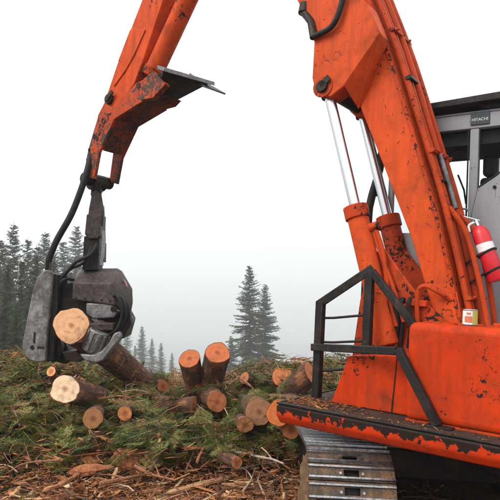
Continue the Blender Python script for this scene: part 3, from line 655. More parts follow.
# bark litter on the walkway
def litter(n, gen, lmin, lmax, seed):
    rg = np.random.default_rng(seed); V = []; F = []; Tn = []
    for i in range(n):
        c, nz = gen(rg); ln = rg.uniform(lmin, lmax) * (1 if rg.random() < .85 else 1.7); w = ln * rg.uniform(.08, .42); h = min(w * .35, .012)
        ang = rg.uniform(0, 2 * math.pi); tl = rg.normal(0, .25)
        ax = Vector((math.cos(ang), math.sin(ang), tl)).normalized(); sd = Vector((-math.sin(ang), math.cos(ang), rg.normal(0, .25))).normalized(); up = ax.cross(sd)
        b = len(V)
        for sx, sy, sz in ((-1, -.6, 0), (-.8, .9, 0), (1, .35, 0), (.7, -1, 0), (-.9, 0, 1), (.8, 0, 1)):
            V.append(Vector(c) + ax * ((sx + rg.normal(0, .22)) * ln / 2) + sd * ((sy + rg.normal(0, .3)) * w / 2) + up * (sz * h))
        F += [(b, b + 3, b + 2), (b, b + 2, b + 1), (b, b + 1, b + 4), (b + 2, b + 3, b + 5), (b + 1, b + 2, b + 5), (b + 1, b + 5, b + 4), (b + 3, b, b + 4), (b + 3, b + 4, b + 5)]
        Tn += [float(np.clip(rg.normal(.5, .25), 0, 1))] * 6
    return np.array([tuple(v) for v in V]), np.array(F), np.array(Tn)
def dgen(rg):
    if rg.random() < .07: return (t0 - rg.uniform(.1, 1.9), -.40 - rg.random() * .6, ttop + .006), 0
    if rg.random() < .8: return (-abs(rg.normal(.2, .28)) - .04, -.10 - abs(rg.normal(.22, .16)), 1.268), 0
    return (-rg.uniform(.1, 3.2), -.05 - rg.random() ** 2 * .2, 1.268), 0
V, F, Tn = litter(900, dgen, .008, .055, 3); o = link('bark_litter', raw_mesh('bark_litter', V, F, np.clip(Tn - .12, 0, 1)), CHIP, None); o.matrix_world = MM
tagit(o, 'orange bark litter scattered on the excavator walkway and tank top', 'litter', kind='stuff')

# ------------------------------------------------------------------ fire extinguisher strapped to the boom pipes
xa, xb = PX(478, 226, -1.42), PX(497, 281, -1.42)
d = (xb - xa).normalized(); fe = empty('fire_extinguisher', MM @ Matrix.Translation(xb)); loc = lambda p: Vector(p) - xb
tagit(fe, 'red fire extinguisher with white label strapped to the boom pipes', 'extinguisher')
mb = MB(); rr = .088; Ln = (xb - xa).length
mb.tube([loc(xa + d * t) for t in (0, .02, .05, .09, Ln - .02, Ln)], [.028, .05, .075, rr, rr, rr * .85], 28); mb.build('body', RED, fe, smooth=True)
MB().tube([loc(xa + d * .20), loc(xa + d * .285)], rr + .002, 28, False).build('label_band', WHITE_PRINT, fe, smooth=True)
mb = MB(); mb.tube([loc(xa - d * .07), loc(xa + d * .005)], .02, 12); mb.bar(loc(xa - d * .06) + Vector((-.04, 0, 0)), loc(xa - d * .09) + Vector((.12, 0, .02)), .02, .012); mb.bar(loc(xa - d * .045), loc(xa - d * .03) + Vector((.11, 0, -.05)), .02, .012); mb.build('valve', CHROME, fe, .003)
mb = MB(); mb.tube(spline([loc(xa - d * .04) + Vector((.02, .02, 0)), loc(xa - d * .0) + Vector((.085, .03, 0)), loc(xa + d * .07) + Vector((.10, .03, 0))], 6), .014, 10); mb.build('hose', WHITE_PRINT, fe, smooth=True)
s_ = d.cross(Vector((0, 1, 0))).normalized()
for t in (.30, .50):
    c = xa + d * t; pts = []
    for k in range(25):
        an = k / 24 * 2 * math.pi; e = s_ * math.cos(an) + Vector((0, 1, 0)) * math.sin(an); pts.append(loc(c + e * (rr + .004) + d * (.02 * math.cos(an))))
    sg = 1 if s_.x > 0 else -1
    mb = MB(); mb.tube(pts, .012, 8, False); mb.tube([loc(c + s_ * sg * rr + Vector((0, .03, 0))), loc(c + s_ * sg * .26 + d * .05 + Vector((0, .03, 0)))], .012, 8); mb.build('strap', RUBBER, fe, smooth=True)

# tin can on the tank
cb = PX(470, 318, -.52); cb.z = ttop + .001; can = empty('tin_can', MM @ Matrix.Translation(cb))
tagit(can, 'small tin can with white and yellow label on the orange tank', 'can')
rc, hc = .062, .145
MB().tube([(0, 0, .0), (0, 0, hc)], rc, 28).build('body', GREY_STEEL, can, .004)
MB().tube([(0, 0, .012), (0, 0, hc - .012)], rc + .0015, 28, False).build('label', WHITE_PRINT, can, smooth=True)
def patch(name, a0, a1, z0, z1, mat, off):
    mb = MB(); n = 10; rows = [[mb.bm.verts.new(((rc + o) * math.cos(a0 + (a1 - a0) * k / n), (rc + o) * math.sin(a0 + (a1 - a0) * k / n), z)) for z, o in ((z0, off), (z1, off), (z1, off - .001), (z0, off - .001))] for k in range(n + 1)]
    for k in range(n):
        for j in range(4): mb.face([rows[k][j], rows[k][(j + 1) % 4], rows[k + 1][(j + 1) % 4], rows[k + 1][j]])
    mb.build(name, mat, can, smooth=True)
va = math.atan2(CL.y - cb.y, CL.x - cb.x)
patch('label_print', va + .35, va + 1.5, .014, hc - .014, YELLOW_PRINT, .003); patch('label_print', va - .75, va + .3, .03, .085, ORANGE_PRINT, .003)
patch('label_print', va - .5, va + .1, .10, .118, ORANGE_PRINT, .003)
MB().tube([(0, 0, hc - .008), (0, 0, hc + .002)], rc + .003, 28).build('rim', CHROME, can, .002)

# ------------------------------------------------------------------ processing head hanging from the heel
HY = (MM @ PX(97, 181, -1.43)).y
hang = MM @ PX(97, 181, -1.43)
hd = empty('processing_head', Matrix.Translation(hang))
tagit(hd, 'grey steel tree processing head hanging from the heel, gripping a log', 'processing head')
def HP(u, v, dy=0.0): return PW(u, v, HY + dy) - hang
def hpart(name, mb, mat, bev=.01, smooth=False): return mb.build(name, mat, hd, bev, 2, smooth)
K = FPX / HY                          # pixels per metre there
# hanger
mb = MB(); mb.tube([HP(92, 187, -.0), HP(102, 187, .0)], .10, 20); mb.tube([HP(97, 186), HP(96, 196)], .09, 16); hpart('swivel', mb, DARK_STEEL)
mb = MB(); mb.hull([HP(92, 184, -.14), HP(101, 184, -.14), HP(91, 200, -.10), HP(101, 200, -.10), HP(92, 184, .14), HP(101, 184, .14), HP(91, 200, .1), HP(101, 200, .1)]); hpart('knuckle', mb, DARK_STEEL, .02)
for dy in (-.13, .09):
    mb = MB(); mb.prism([HP(u, v, dy) for u, v in ((92, 193), (96, 190), (101, 194), (104, 212), (103, 226), (87, 226), (89, 208))], (0, .04, 0)); hpart('hanger_plate', mb, HOOD_STEEL, .006)
mb = MB(); mb.prism([HP(u, v, -.2) for u, v in ((86.5, 214), (101, 214), (100, 236), (97, 239), (88, 239), (84.5, 234))], (0, .36, 0)); hpart('rotator', mb, HOOD_STEEL, .02)
mb = MB(); mb.prism([HP(u, v, .16) for u, v in ((101, 206), (104.5, 206), (106, 240), (103.5, 266), (99, 266), (101.5, 240))], (0, -.25, 0)); hpart('side_plate', mb, GREY_STEEL, .006)
mb = MB(); mb.prism([HP(u, v, -.14) for u, v in ((84, 236), (98.5, 238), (97.5, 270), (82, 270))], (0, .34, 0)); mb.box(HP(102, 262, .1), HP(106.5, 243, .3)); hpart('yoke', mb, BLACK, .01)
# hood
fr = [(73, 276), (84, 267.5), (117, 267), (122, 271), (132.5, 289), (133, 301), (129, 318), (113, 303), (71, 296)]
F_ = [HP(72, 299, -.35), HP(73, 283, -.35), HP(113, 284, -.42), HP(116, 305, -.42), HP(83, 268.5, -.0), HP(117, 268, -.05), HP(122, 271, .05), HP(132.5, 289, .0), HP(133, 302, -.02), HP(130, 319, -.05),
      HP(78, 270, .45), HP(119, 270, .5), HP(129, 290, .5), HP(129, 318, .45), HP(75, 299, .45)]
mb = MB(); mb.hull(F_); hood = hpart('hood', mb, HOOD_STEEL, .022)
nrm = None
q = HP(125.6, 283.5, -.07)
mb = MB(); mb.prism([HP(123.4, 279, -.115), HP(125.6, 282, -.08), HP(127.4, 287.5, -.07), HP(125.4, 285.5, -.1)], (.012, -.02, .006)); mb.build('sticker', flat('pink sticker', (.6, .25, .24)), hood)
for k in range(5):
    c = HP(76 + k * 8.5, 297.5 + k * .9, -.355 - k * .012); MB().tube([c, c + Vector((0, -.02, 0))], .014, 6).build('bolt', DARK_STEEL, hood)
# body frame behind the log
mb = MB(); mb.prism([HP(u, v, -.1) for u, v in ((60, 286), (72, 282), (118, 300), (129, 320), (124, 338), (112, 340), (96, 318), (60, 322))], (0, .6, 0)); hpart('frame', mb, BLACK, .02)
mb = MB(); mb.prism([HP(u, v, -.38) for u, v in ((86, 303), (112, 304), (119, 311), (114, 318), (93, 319), (86, 314))], (0, .2, 0)); hpart('upper_arm', mb, GREY_STEEL, .02)
c = HP(114, 309, -.40); MB().tube([c, c + Vector((0, -.03, 0))], .05, 16).build('pivot', DARK_STEEL, hd, .006)
# saw housing: rounded slab on the left
sb = [(42.5, 271), (46, 269.5), (50, 270.5), (52.5, 275), (50.5, 300), (47.5, 330), (45.5, 361.5), (38, 362.5), (29, 360.5), (23.5, 355), (21.5, 346), (26, 322), (32.5, 290), (37, 277)]
pts = spline([HP(u, v, -.32) for u, v in sb[9:] + sb[:9]], 3)
mb = MB(); mb.prism([HP(u, v, -.34) for u, v in sb], (.015, .07, 0)); shs = hpart('saw_housing', mb, GREY_STEEL, .02)
mb = MB(); mb.prism([HP(u, v, -.349) for u, v in ((33.6, 332), (35.5, 332), (34.8, 343), (33, 343))], (0, .02, 0)); mb.tube([HP(32.5, 347.5, -.349), HP(32.5, 347.5, -.33)], .038, 14); mb.prism([HP(u, v, -.349) for u, v in ((37, 346.5), (44, 346.5), (44, 348.5), (37, 348.5))], (0, .02, 0)); mb.build('slot', RUBBER, shs)
mb = MB(); mb.prism([HP(u, v, -.265) for u, v in ((48, 272), (58, 275), (58, 300), (55, 330), (54, 361), (43, 362), (40, 330), (42, 300))], (.05, .34, 0)); hpart('housing_flange', mb, BLACK, .01)
mb = MB(); mb.prism([HP(u, v, .02) for u, v in ((58, 296), (66, 305), (63, 325), (66, 345), (72, 358), (66, 364), (56, 362), (53, 345), (56, 320))], (0, .28, 0)); hpart('delimbing_arm', mb, BLACK, .015)
mb = MB(); mb.prism([HP(u, v, -.16) for u, v in ((53, 338), (58, 334), (62, 346), (60, 360), (51, 363))], (0, .16, 0)); hpart('arm_tip', mb, DARK_STEEL, .012)
# feed roller and lower knife on the right
mb = MB(); ra, rb = HP(101, 329, -.42), HP(93, 350, -.34); dq = (rb - ra).normalized()
mb.tube([ra, rb], .19, 24); fr_ = hpart('feed_roller', mb, GREY_STEEL, .02)
d_, a1_, b1_ = frame_of(ra, rb)
for k in range(12):
    an = k * math.pi / 6; e = a1_ * math.cos(an) + b1_ * math.sin(an); MB().bar(ra + d_ * .03 + e * .193, rb - d_ * .03 + e * .193, .05, .03, e).build('rib', GREY_STEEL, fr_, .012)
mb = MB(); mb.tube([ra - dq * .12, ra + dq * .02], .09, 18); mb.box(ra + Vector((-.16, -.1, -.02)), ra + Vector((.22, .1, .1))); hpart('roller_motor', mb, HOOD_STEEL, .02)
kn = [(79, 354), (85, 361.5), (97, 363.5), (104, 360), (113, 348), (122, 337), (120, 331), (114, 333), (108, 343), (101, 351), (92, 354.5)]
mb = MB(); mb.prism([HP(u, v, -.52) for u, v in kn], (0, .22, 0)); hpart('knife_arm', mb, GREY_STEEL, .025)
mb = MB(); mb.prism([HP(u, v, -.28) for u, v in ((62, 352), (76, 351), (84, 358), (80, 362), (66, 361))], (0, .3, 0)); hpart('lower_knife', mb, DARK_STEEL, .01)
mb = MB(); mb.prism([HP(u, v, -.44) for u, v in ((116, 336), (123, 339), (131, 322), (129, 312), (123, 312))], (0, .3, 0)); hpart('arm_link', mb, DARK_STEEL, .02)
for u, v in ((91.5, 150), (89.5, 160)): hpart('hose_clip', MB().bar(HP(u - 3, v, -.27), HP(u + 4, v + .6, -.16), .03, .05), DARK_STEEL, .004)
# hoses
def hose(pts, r, name='hose', mat=RUBBER): MB().tube(spline(pts, 8), r, 10).build(name, mat, hd, smooth=True)
hose([HP(101, 118, .02), HP(95, 138, -.1), HP(91, 153, -.22), HP(88, 168, -.3), HP(81, 190, -.32), HP(71, 215, -.32), HP(57, 240, -.3), HP(49.5, 258, -.28), HP(48, 270, -.25)], .052)
hose([HP(97, 244, -.2), HP(90, 255, -.3), HP(76, 262, -.32), HP(67, 272, -.3), HP(58, 283, -.2), HP(57, 292, -.1)], .030)
hose([HP(93, 246, -.2), HP(84, 262, -.2), HP(72, 268, -.2), HP(62, 276, -.15), HP(60, 290, -.05)], .026)
hose([HP(74, 280, -.2), HP(66, 279, -.3), HP(60, 284, -.28), HP(60, 296, -.15)], .026)
for k, (du, dv, dy) in enumerate(((0, 0, -.50), (4, 2, -.46), (7.5, 5, -.40))):
    hose([HP(114 + du, 296 + dv * .3, dy + .1), HP(117.5 + du, 296 + dv, dy), HP(121 + du, 305 + dv, dy - .03), HP(122 + du * .8, 316 + dv, dy - .02), HP(117 + du * .5, 329 + dv * .6, dy), HP(110 + du, 334, dy + .05)], .028)
for a, b, r in ((HP(131, 317, -.25), HP(128, 323, -.3), .07), (HP(49.5, 262, -.27), HP(49, 271, -.25), .045)): hpart('hose_coupling', MB().tube([a, b], r, 14), GREY_STEEL, .008)

# ------------------------------------------------------------------ logs
def log(p, q, r0, r1, label, col, name='log', group=None, knots=0, jag=False, bark=BARK, sides=26, tilt=0.0, cat='log', seed=0, tone=True, face=None):
    """p is the end that shows; the log runs from p to q. tilt turns the cut away from square."""
    p, q = Vector(p), Vector(q); d, a, b = frame_of(p, q); Lg = (q - p).length
    M = Matrix((a, b, d)).transposed().to_4x4(); M.translation = p
    if face is not None: fn = M.to_3x3().inverted() @ (d.lerp(-(CAM - p).normalized(), face)).normalized()
    n = max(3, int(Lg / .09)); mb = MB(); rows = []
    for i in range(n + 1):
        t = i / n; r = r0 + (r1 - r0) * t; row = []
        for k in range(sides):
            an = 2 * math.pi * k / sides; w = Vector((math.cos(an) * 1.3, math.sin(an) * 1.3, t * Lg * 1.1 + seed * 7.3))
            rr = r * (1 + .12 * mnoise.noise(w) + .06 * mnoise.noise(w * 3.7) + .03 * mnoise.noise(w * 9))
            z = t * Lg + (tilt * rr * math.cos(an + seed) if i == 0 else 0)
            if face is not None and i == 0: z = -(fn.x * rr * math.cos(an) + fn.y * rr * math.sin(an)) / fn.z
            if jag and i == n: z += .12 * mnoise.noise(w * 4) + random.uniform(-.08, .12); rr *= random.uniform(.3, 1)
            row.append(mb.bm.verts.new((rr * math.cos(an), rr * math.sin(an), z)))
        rows.append(row)
    for i in range(n):
        for k in range(sides): mb.face([rows[i][k], rows[i][(k + 1) % sides], rows[i + 1][(k + 1) % sides], rows[i + 1][k]])
    for k in range(knots):
        z = random.uniform(.15, .95) * Lg; an = random.uniform(0, 6.28); rr = r0 + (r1 - r0) * z / Lg; e = Vector((math.cos(an), math.sin(an), random.uniform(-.6, .2)))
        mb.tube([Vector((0, 0, z)) + e * rr * .8, Vector((0, 0, z)) + e * (rr + random.uniform(.03, .14))], [rr * .13, rr * .08], 7)
    ends = [[v.co.copy() for v in rows[0]], [v.co.copy() for v in rows[-1]]]
    o = mb.build(name, bark, None, smooth=True); o.matrix_world = M
    for f in o.data.polygons: f.use_smooth = True
    tagit(o, label, cat, group)
    for j, ring in enumerate(ends):
        m2 = MB(); c = sum(ring, Vector()) / len(ring); R_ = [m2.bm.verts.new(v.lerp(c, .045)) for v in ring]; R2 = [m2.bm.verts.new(v.lerp(c, .5) + Vector((0, 0, random.uniform(-.006, .006)))) for v in ring]; cv = m2.bm.verts.new(c)
        R0 = [m2.bm.verts.new(v.lerp(c, .0) + Vector((0, 0, .012 if j == 0 else -.012))) for v in ring]
        for k in range(sides):
            k2 = (k + 1) % sides
            m2.face([R0[k], R0[k2], R_[k2], R_[k]]); m2.face([R_[k], R_[k2], R2[k2], R2[k]]); m2.face([R2[k], R2[k2], cv])
        e = m2.build('cut_face', CUT, o, smooth=True); e.color = (*(c * k_ for c, k_ in zip(col, (1.0, .86, .74) if tone else (1, 1, 1))), 1)
    return o
PALE, TAN, RUST, GOLD = (.62, .40, .22), (.50, .25, .10), (.50, .15, .05), (.58, .30, .12)
log(PW(71.5, 325.5, HY - .55), PW(163, 397, HY + 2.6), .262, .21, 'long bark covered log gripped by the processing head', (.78, .45, .24), knots=7, seed=1, tone=False, face=.7)
ENDS = [(72, 325, 17)]; BODIES = []
def LG(u0, v0, Y0, u1, v1, Y1, rp, lab, col, **k):
    ENDS.append((u0, v0 + rp * .4, rp)); BODIES.append((PW(u0, v0, Y0), PW(u1, v1, Y1), rp * Y0 / FPX))
    r = rp * Y0 / FPX; return log(PW(u0, v0, Y0), PW(u1, v1, Y1), r, r * k.pop('taper', .95), lab, col, **k)
LG(65, 389, 8.6, 104, 400, 10.0, 13.3, 'log with pale freshly sawn end and torn far end lying on green boughs', (.86, .64, .43), tone=False, jag=True, knots=6, seed=2, face=.6)
LG(51, 371.5, 8.75, 58, 389, 9.2, 4.8, 'short pale stub sticking up beside the pale sawn log', (.72, .40, .17), seed=3, sides=14, tilt=.4, cat='stub')
LG(93, 418.5, 8.3, 97, 411, 9.4, 10, 'thin brown log facing outward below the pale sawn log', (.36, .19, .075), seed=4)
LG(125, 413.5, 8.5, 127, 408, 9.5, 7.2, 'small round log end beside the brown log end under the held log', (.52, .22, .07), seed=5, sides=18)
LG(189.5, 358.5, 9.7, 197, 396, 10.35, 10.5, 'shorter of two logs sticking up out of the slash', (.50, .16, .055), seed=6, tilt=.15, knots=2)
LG(217.5, 352.5, 9.6, 209, 396, 10.3, 12.3, 'taller of two logs sticking up out of the slash', (.52, .17, .06), seed=7, tilt=.12, knots=3)
LG(193.5, 405, 9.2, 158, 409, 9.7, 8.8, 'dark log below the two upright logs, end turned to the right', (.46, .22, .10), seed=8, tilt=.6)
LG(217, 402, 9.2, 205, 392, 10.2, 10.5, 'log lying under the taller upright log with a sawn reddish end', (.46, .18, .08), seed=9)
LG(259, 412, 8.4, 252, 404, 9.4, 13.5, 'broad log with rough grey tan end beside the walkway corner', (.50, .29, .17), seed=10, tilt=.2)
LG(279, 413, 7.6, 292, 404, 8.6, 12.5, 'orange ended log tucked behind the walkway corner', (.60, .20, .05), seed=11)
LG(283, 377, 9.9, 290, 390, 10.6, 10.5, 'tilted log end with orange face on the crest beside the handrail', (.56, .22, .08), seed=12, tilt=.5)
LG(311, 373, 9.4, 284, 396, 9.6, 11.5, 'stout log leaning on the crest behind the handrail post', (.50, .17, .06), seed=13, tilt=.3)
LG(163, 386.5, 10.2, 152, 381, 10.7, 6, 'small log end beside the tip of the long held log', (.46, .17, .07), seed=14, sides=16)
LG(97, 443, 8.0, 66, 454, 8.0, 8.5, 'short barkless log piece lying on moss below the brown log end', (.48, .2, .09), seed=15, tilt=.3)
LG(245, 425, 8.2, 238, 418, 9.2, 8.2, 'short log with hollow tan end among green boughs', (.52, .28, .13), seed=16, tilt=.9)
LG(291, 430, 7.7, 284, 422, 8.4, 9, 'log end half hidden beside the track', (.50, .19, .07), seed=17)
LG(237, 463, 7.5, 222, 455, 7.9, 6, 'stubby log piece among the chips in front of the boughs', (.50, .24, .10), seed=19, sides=16)
LG(244, 378, 10.6, 262, 388, 10.9, 6.5, 'small log on the crest below the paired fir trees', (.44, .2, .09), seed=20, sides=16)
LG(172, 404, 9.5, 150, 398, 10, 6, 'thin dark log end left of the two upright logs', (.4, .16, .07), seed=21, sides=16)

# rotten chunks, slabs
def chunk(u, v, w, h, dpt, label, col, seed, rot=0.0, lift=0.0, rough=1.0, mat=FIBRE, name='wood_chunk'):
    p = G(u, v); rg = random.Random(seed); s = (p.y) / FPX
    bm = bmesh.new(); bmesh.ops.create_icosphere(bm, subdivisions=4, radius=1)
    for vt in bm.verts:
        c = vt.co.copy(); k = mnoise.fractal(c * 1.4 + Vector((seed * 3.1, 0, 0)), .8, 2.1, 5); k2 = mnoise.noise(Vector((c.x * 2 + seed, c.y * 11, c.z * 11))); k3 = mnoise.noise(Vector((c.x * 5, c.y * 26, c.z * 26 + seed)))
        vt.co = c * (1 + (.45 * k + .20 * k2 + .10 * k3) * rough)
        vt.co = Vector((vt.co.x * w * s / 2, vt.co.y * dpt / 2, vt.co.z * h * s / 2))
    me = bpy.data.meshes.new(name); bm.to_mesh(me); bm.free()
    o = link(name, me, mat); o.location = p + Vector((0, dpt * .3, h * s * .25 + lift + .06)); o.rotation_euler = (rg.uniform(-.2, .2), rot, rg.uniform(-.5, .5)); o.color = (*col, 1)
    tagit(o, label, 'wood chunk'); return o
def broken(u, v, w, h, n, label, col, seed, yaw=0.0, name='broken_wood'):      # a torn piece: splintered staves still joined at the root
    p = G(u, v, .03); s = p.y / FPX; rg = random.Random(seed); mb = MB(); Lg = w * s
    for k in range(n):
        off = Vector((rg.uniform(-.12, .12) * Lg, rg.uniform(-.5, .5) * h * s * 1.6, rg.uniform(0, 1) * h * s * .9)); ln = Lg * rg.uniform(.45, 1.0); wd = h * s * rg.uniform(.25, .6); th = wd * rg.uniform(.25, .5)
        ax = Vector((1, rg.uniform(-.25, .25), rg.uniform(-.22, .3))).normalized(); sd = ax.cross(Vector((rg.uniform(-.3, .3), rg.uniform(-1, 1), 1))).normalized(); up_ = ax.cross(sd); m = 7; rows = []
        for i in range(m + 1):
            t = i / m; q = min(1, .35 + t * 3, (1 - t) * 2.2 + .08) * (1 + rg.uniform(-.18, .18)); c = off + ax * ln * (t - .5) + up_ * rg.uniform(-.1, .1) * th
            rows.append([mb.bm.verts.new(c + sd * (a * wd / 2 * q) + up_ * (b * th / 2 * q)) for a, b in ((-1, -.4), (.2, -1), (1, -.2), (.7, .8), (-.6, 1))])
        for i in range(m):
            for j in range(5): mb.face([rows[i][j], rows[i][(j + 1) % 5], rows[i + 1][(j + 1) % 5], rows[i + 1][j]])
        mb.face(rows[0]); mb.face(rows[-1])
    o = mb.build(name, FIBRE, None); o.location = p + Vector((0, .1, .02)); o.rotation_euler = (0, 0, yaw); o.color = (*col, 1); tagit(o, label, 'wood chunk'); return o
chunk(40, 468, 28, 20, .28, 'reddish rotten wood lump at the mossy slope, alone beside a twig', (.34, .12, .05), 1, rough=.5)
broken(90, 480, 44, 20, 11, 'broad split orange chunk lying in the wood chips', (.44, .16, .055), 2, .2)
chunk(124, 474, 34, 24, .35, 'rounded orange rotten chunk with a twig across it', (.44, .17, .06), 3, rough=.4)
broken(159, 433, 17, 12, 7, 'small reddish broken chunk below the dark log', (.48, .16, .05), 4, .6)
chunk(206, 456, 34, 22, .3, 'pale barkless slab among the branches in the slash', (.60, .40, .27), 5, .25)
broken(278, 449, 20, 16, 8, 'orange splintered chunk beside the track', (.52, .18, .05), 6, .9)
chunk(225, 388, 20, 12, .3, 'low reddish chunk at the crest behind the upright logs', (.44, .2, .09), 7)
chunk(300, 398, 30, 22, .4, 'dark mossy chunk behind the walkway corner', (.24, .12, .06), 8)
broken(245, 493, 40, 11, 8, 'flat tan chunk in the foreground chips beside the long splinter', (.5, .28, .13), 9, .1)
broken(20, 493, 26, 10, 7, 'flat brown chunk in the foreground chips at the mossy edge', (.36, .16, .07), 10, -.2)
chunk(232, 405, 16, 12, .25, 'red brown lump between the reddish sawn end and the broad log', (.42, .16, .07), 11)
chunk(292, 470, 24, 16, .25, 'orange bark lump against the side of the track', (.5, .2, .07), 12)

def plank(p, q, w, th, label, col, seed, name='splinter', cat='splinter'):
    p, q = Vector(p), Vector(q); d, _, _ = frame_of(p, q); x = d.cross(Vector((0, 0, 1))).normalized(); z = x.cross(d); Lg = (q - p).length
    M = Matrix((x, z, d)).transposed().to_4x4(); M.translation = p; rg = random.Random(seed); n = max(6, int(Lg / .05)); mb = MB(); rows = []
    for i in range(n + 1):
        t = i / n; k = min(1, t * 6 + .15, (1 - t) * 4 + .05) * (1 + .25 * mnoise.noise(Vector((t * 6, seed, 0)))); oz = .025 * mnoise.noise(Vector((t * 3, seed, 5)))
        rows.append([mb.bm.verts.new((sx * w / 2 * k * rg.uniform(.85, 1.1), sz * th / 2 * k + oz, t * Lg)) for sx, sz in ((-1, -.6), (-.2, -1), (1, -.5), (.9, .6), (.1, 1), (-.9, .5))])
    for i in range(n):
        for k in range(6): mb.face([rows[i][k], rows[i][(k + 1) % 6], rows[i + 1][(k + 1) % 6], rows[i + 1][k]])
    mb.face(rows[0]); mb.face(rows[-1]); o = mb.build(name, FIBRE, None); o.matrix_world = M; o.color = (*col, 1); tagit(o, label, cat); return o
up = Vector((0, 0, .06))
plank(G(164, 494, .06), G(243, 473, .08), .12, .05, 'long pale splinter lying across the foreground chips', (.66, .40, .20), 1)
plank(G(238, 452, .16), G(268, 433, .2), .22, .09, 'thick split slab with flaking tan wood beside the curved branch', (.60, .34, .17), 2, 'split_slab', 'slab')
plank(G(226, 496, .05), G(262, 490, .05), .10, .04, 'short flat splinter in the chips near the track', (.58, .32, .15), 3)
plank(G(42, 492, .07), G(74, 477, .09), .08, .04, 'slanting orange splinter at the mossy edge of the chips', (.55, .26, .10), 4)
plank(G(62, 484, .07), G(84, 470, .1), .07, .04, 'orange splinter leaning on the broad split chunk', (.55, .24, .09), 5)
plank(G(10, 497, .06), G(21, 486, .1), .06, .04, 'bright small splinter on moss beside the flat brown chunk', (.7, .42, .2), 6)
plank(G(112, 479, .08), G(118, 467, .16), .05, .03, 'pale thin splinter standing against the rounded orange chunk', (.66, .45, .26), 7)
plank(G(150, 443, .1), G(184, 437, .14), .08, .05, 'reddish splinter crossing a twig below the small chunk', (.5, .2, .08), 8)
plank(G(178, 490, .05), G(150, 499, .05), .05, .03, 'thin pale splinter under the long pale splinter', (.66, .45, .25), 9)

def branch(pix, r, label, col, seed, lift=.1, twigs=2, name='branch'):
    lift += .13 if pix[0][1] < 470 else .05; pts = [G(u, v, lift + (w[0] if w else 0)) for u, v, *w in pix]; sp = spline(pts, 6); rg = random.Random(seed)
    org = sp[0].copy(); sp = [p - org + Vector((0, 0, .02 * mnoise.noise(p * 3))) for p in sp]; n = len(sp); mb = MB()
    mb.tube(sp, [r * (1 - .6 * i / (n - 1)) * (1 + .15 * mnoise.noise(Vector((i * .7, seed, 0)))) for i in range(n)], 7)
    for k in range(twigs):
        i = rg.randrange(2, n - 2); dr = Vector((rg.uniform(-1, 1), rg.uniform(-.6, .6), rg.uniform(.0, .9))).normalized(); ln = rg.uniform(.12, .35)
        mb.tube([sp[i], sp[i] + dr * ln * .5, sp[i] + dr * ln + Vector((0, 0, -.03))], [r * .45, r * .3, r * .12], 5)
    o = mb.build(name, FIBRE, None, smooth=True); o.location = org; o.color = (*col, 1); tagit(o, label, 'branch'); return o
GREYB, BRN, RDB = (.55, .45, .36), (.26, .14, .08), (.40, .15, .06)
branch([(222, 434), (226, 446), (240, 453), (262, 457), (284, 463)], .028, 'pale bare curved branch sweeping towards the track', (.66, .56, .46), 1, .16, 3)
branch([(232, 470), (255, 466), (278, 462)], .02, 'pale straight branch lying below the pale curved branch', (.58, .48, .38), 2, .1, 3)
branch([(243, 490), (252, 478), (241, 466)], .014, 'thin pale twig crossing the pale straight branch', (.6, .5, .4), 3, .1, 1)
branch([(238, 440), (248, 428), (262, 420), (272, 418)], .022, 'dark bent branch in front of the broad tan log end', (.16, .10, .07), 4, .22, 1)
branch([(150, 470), (166, 446), (170, 425), (171, 408)], .018, 'dark thin branch rising below the dark log', (.15, .08, .05), 5, .2, 3)
branch([(197, 462), (206, 438), (204, 424)], .018, 'reddish bent branch arching over the pale slab', (.42, .15, .06), 6, .22, 2)
branch([(219, 450), (216, 436), (215, 424)], .015, 'thin tan branch standing upright in the green slash', (.44, .22, .11), 7, .22, 0)
branch([(0, 418), (18, 423), (33, 430)], .03, 'peeling grey branch entering the slash beside the forest', (.60, .50, .42), 8, .2, 2)
branch([(0, 441), (8, 434), (17, 430)], .02, 'brown branch under the peeling grey branch', (.34, .18, .1), 9, .18, 1)
branch([(20, 426), (15, 412), (11, 405)], .018, 'thin brown branch leaning above the peeling grey branch', BRN, 10, .25, 1)
branch([(52, 426), (68, 421), (82, 413)], .018, 'pale branch lying left of the brown log end', (.62, .45, .3), 11, .22, 3)
branch([(104, 408), (122, 404), (146, 400)], .014, 'thin grey branch lying above the small round log end', (.5, .42, .34), 12, .3, 3)
branch([(60, 460), (30, 462), (5, 474)], .016, 'thin arched brown branch over the reddish rotten lump', (.36, .18, .09), 13, .22, 2)
branch([(135, 466), (152, 474), (176, 480)], .022, 'brown branch crossing behind the rounded orange chunk', (.42, .2, .1), 14, .1, 3)
branch([(100, 483), (130, 477), (152, 473)], .028, 'thick brown branch lying in front of the rounded orange chunk', (.40, .19, .09), 15, .1, 2)
branch([(228, 385), (238, 378), (232, 372)], .022, 'broken brown branch on the crest under the fir trees', (.36, .18, .1), 16, .35, 3)
branch([(231, 372), (248, 384), (258, 394)], .022, 'tan broken branch slanting down from the crest', (.48, .24, .12), 17, .32, 3)
branch([(265, 371), (276, 378), (290, 384)], .016, 'thin dark branch in front of the tilted crest log', (.2, .12, .08), 18, .42, 4)
branch([(297, 383), (301, 366), (303, 355)], .007, 'bare wispy twig rising from the crest beside the handrail', (.25, .2, .17), 19, .5, 5)
branch([(66, 490), (80, 497), (92, 499)], .02, 'dark branch half buried in the foreground chips', (.16, .09, .05), 20, .06, 1)
branch([(172, 470), (158, 486), (150, 498)], .012, 'thin brown twig dropping into the chips', (.36, .2, .1), 21, .1, 2)
branch([(150, 440), (175, 425), (192, 414)], .016, 'brown bent branch leaning on the dark log', (.28, .14, .08), 22, .2, 3)
branch([(118, 401), (134, 396), (160, 392)], .012, 'thin red branch beside the held log tip', RDB, 23, .35, 4)
branch([(98, 399), (118, 396), (130, 398)], .018, 'splintered red branch at the torn end of the pale log', (.5, .24, .12), 24, .4, 5)
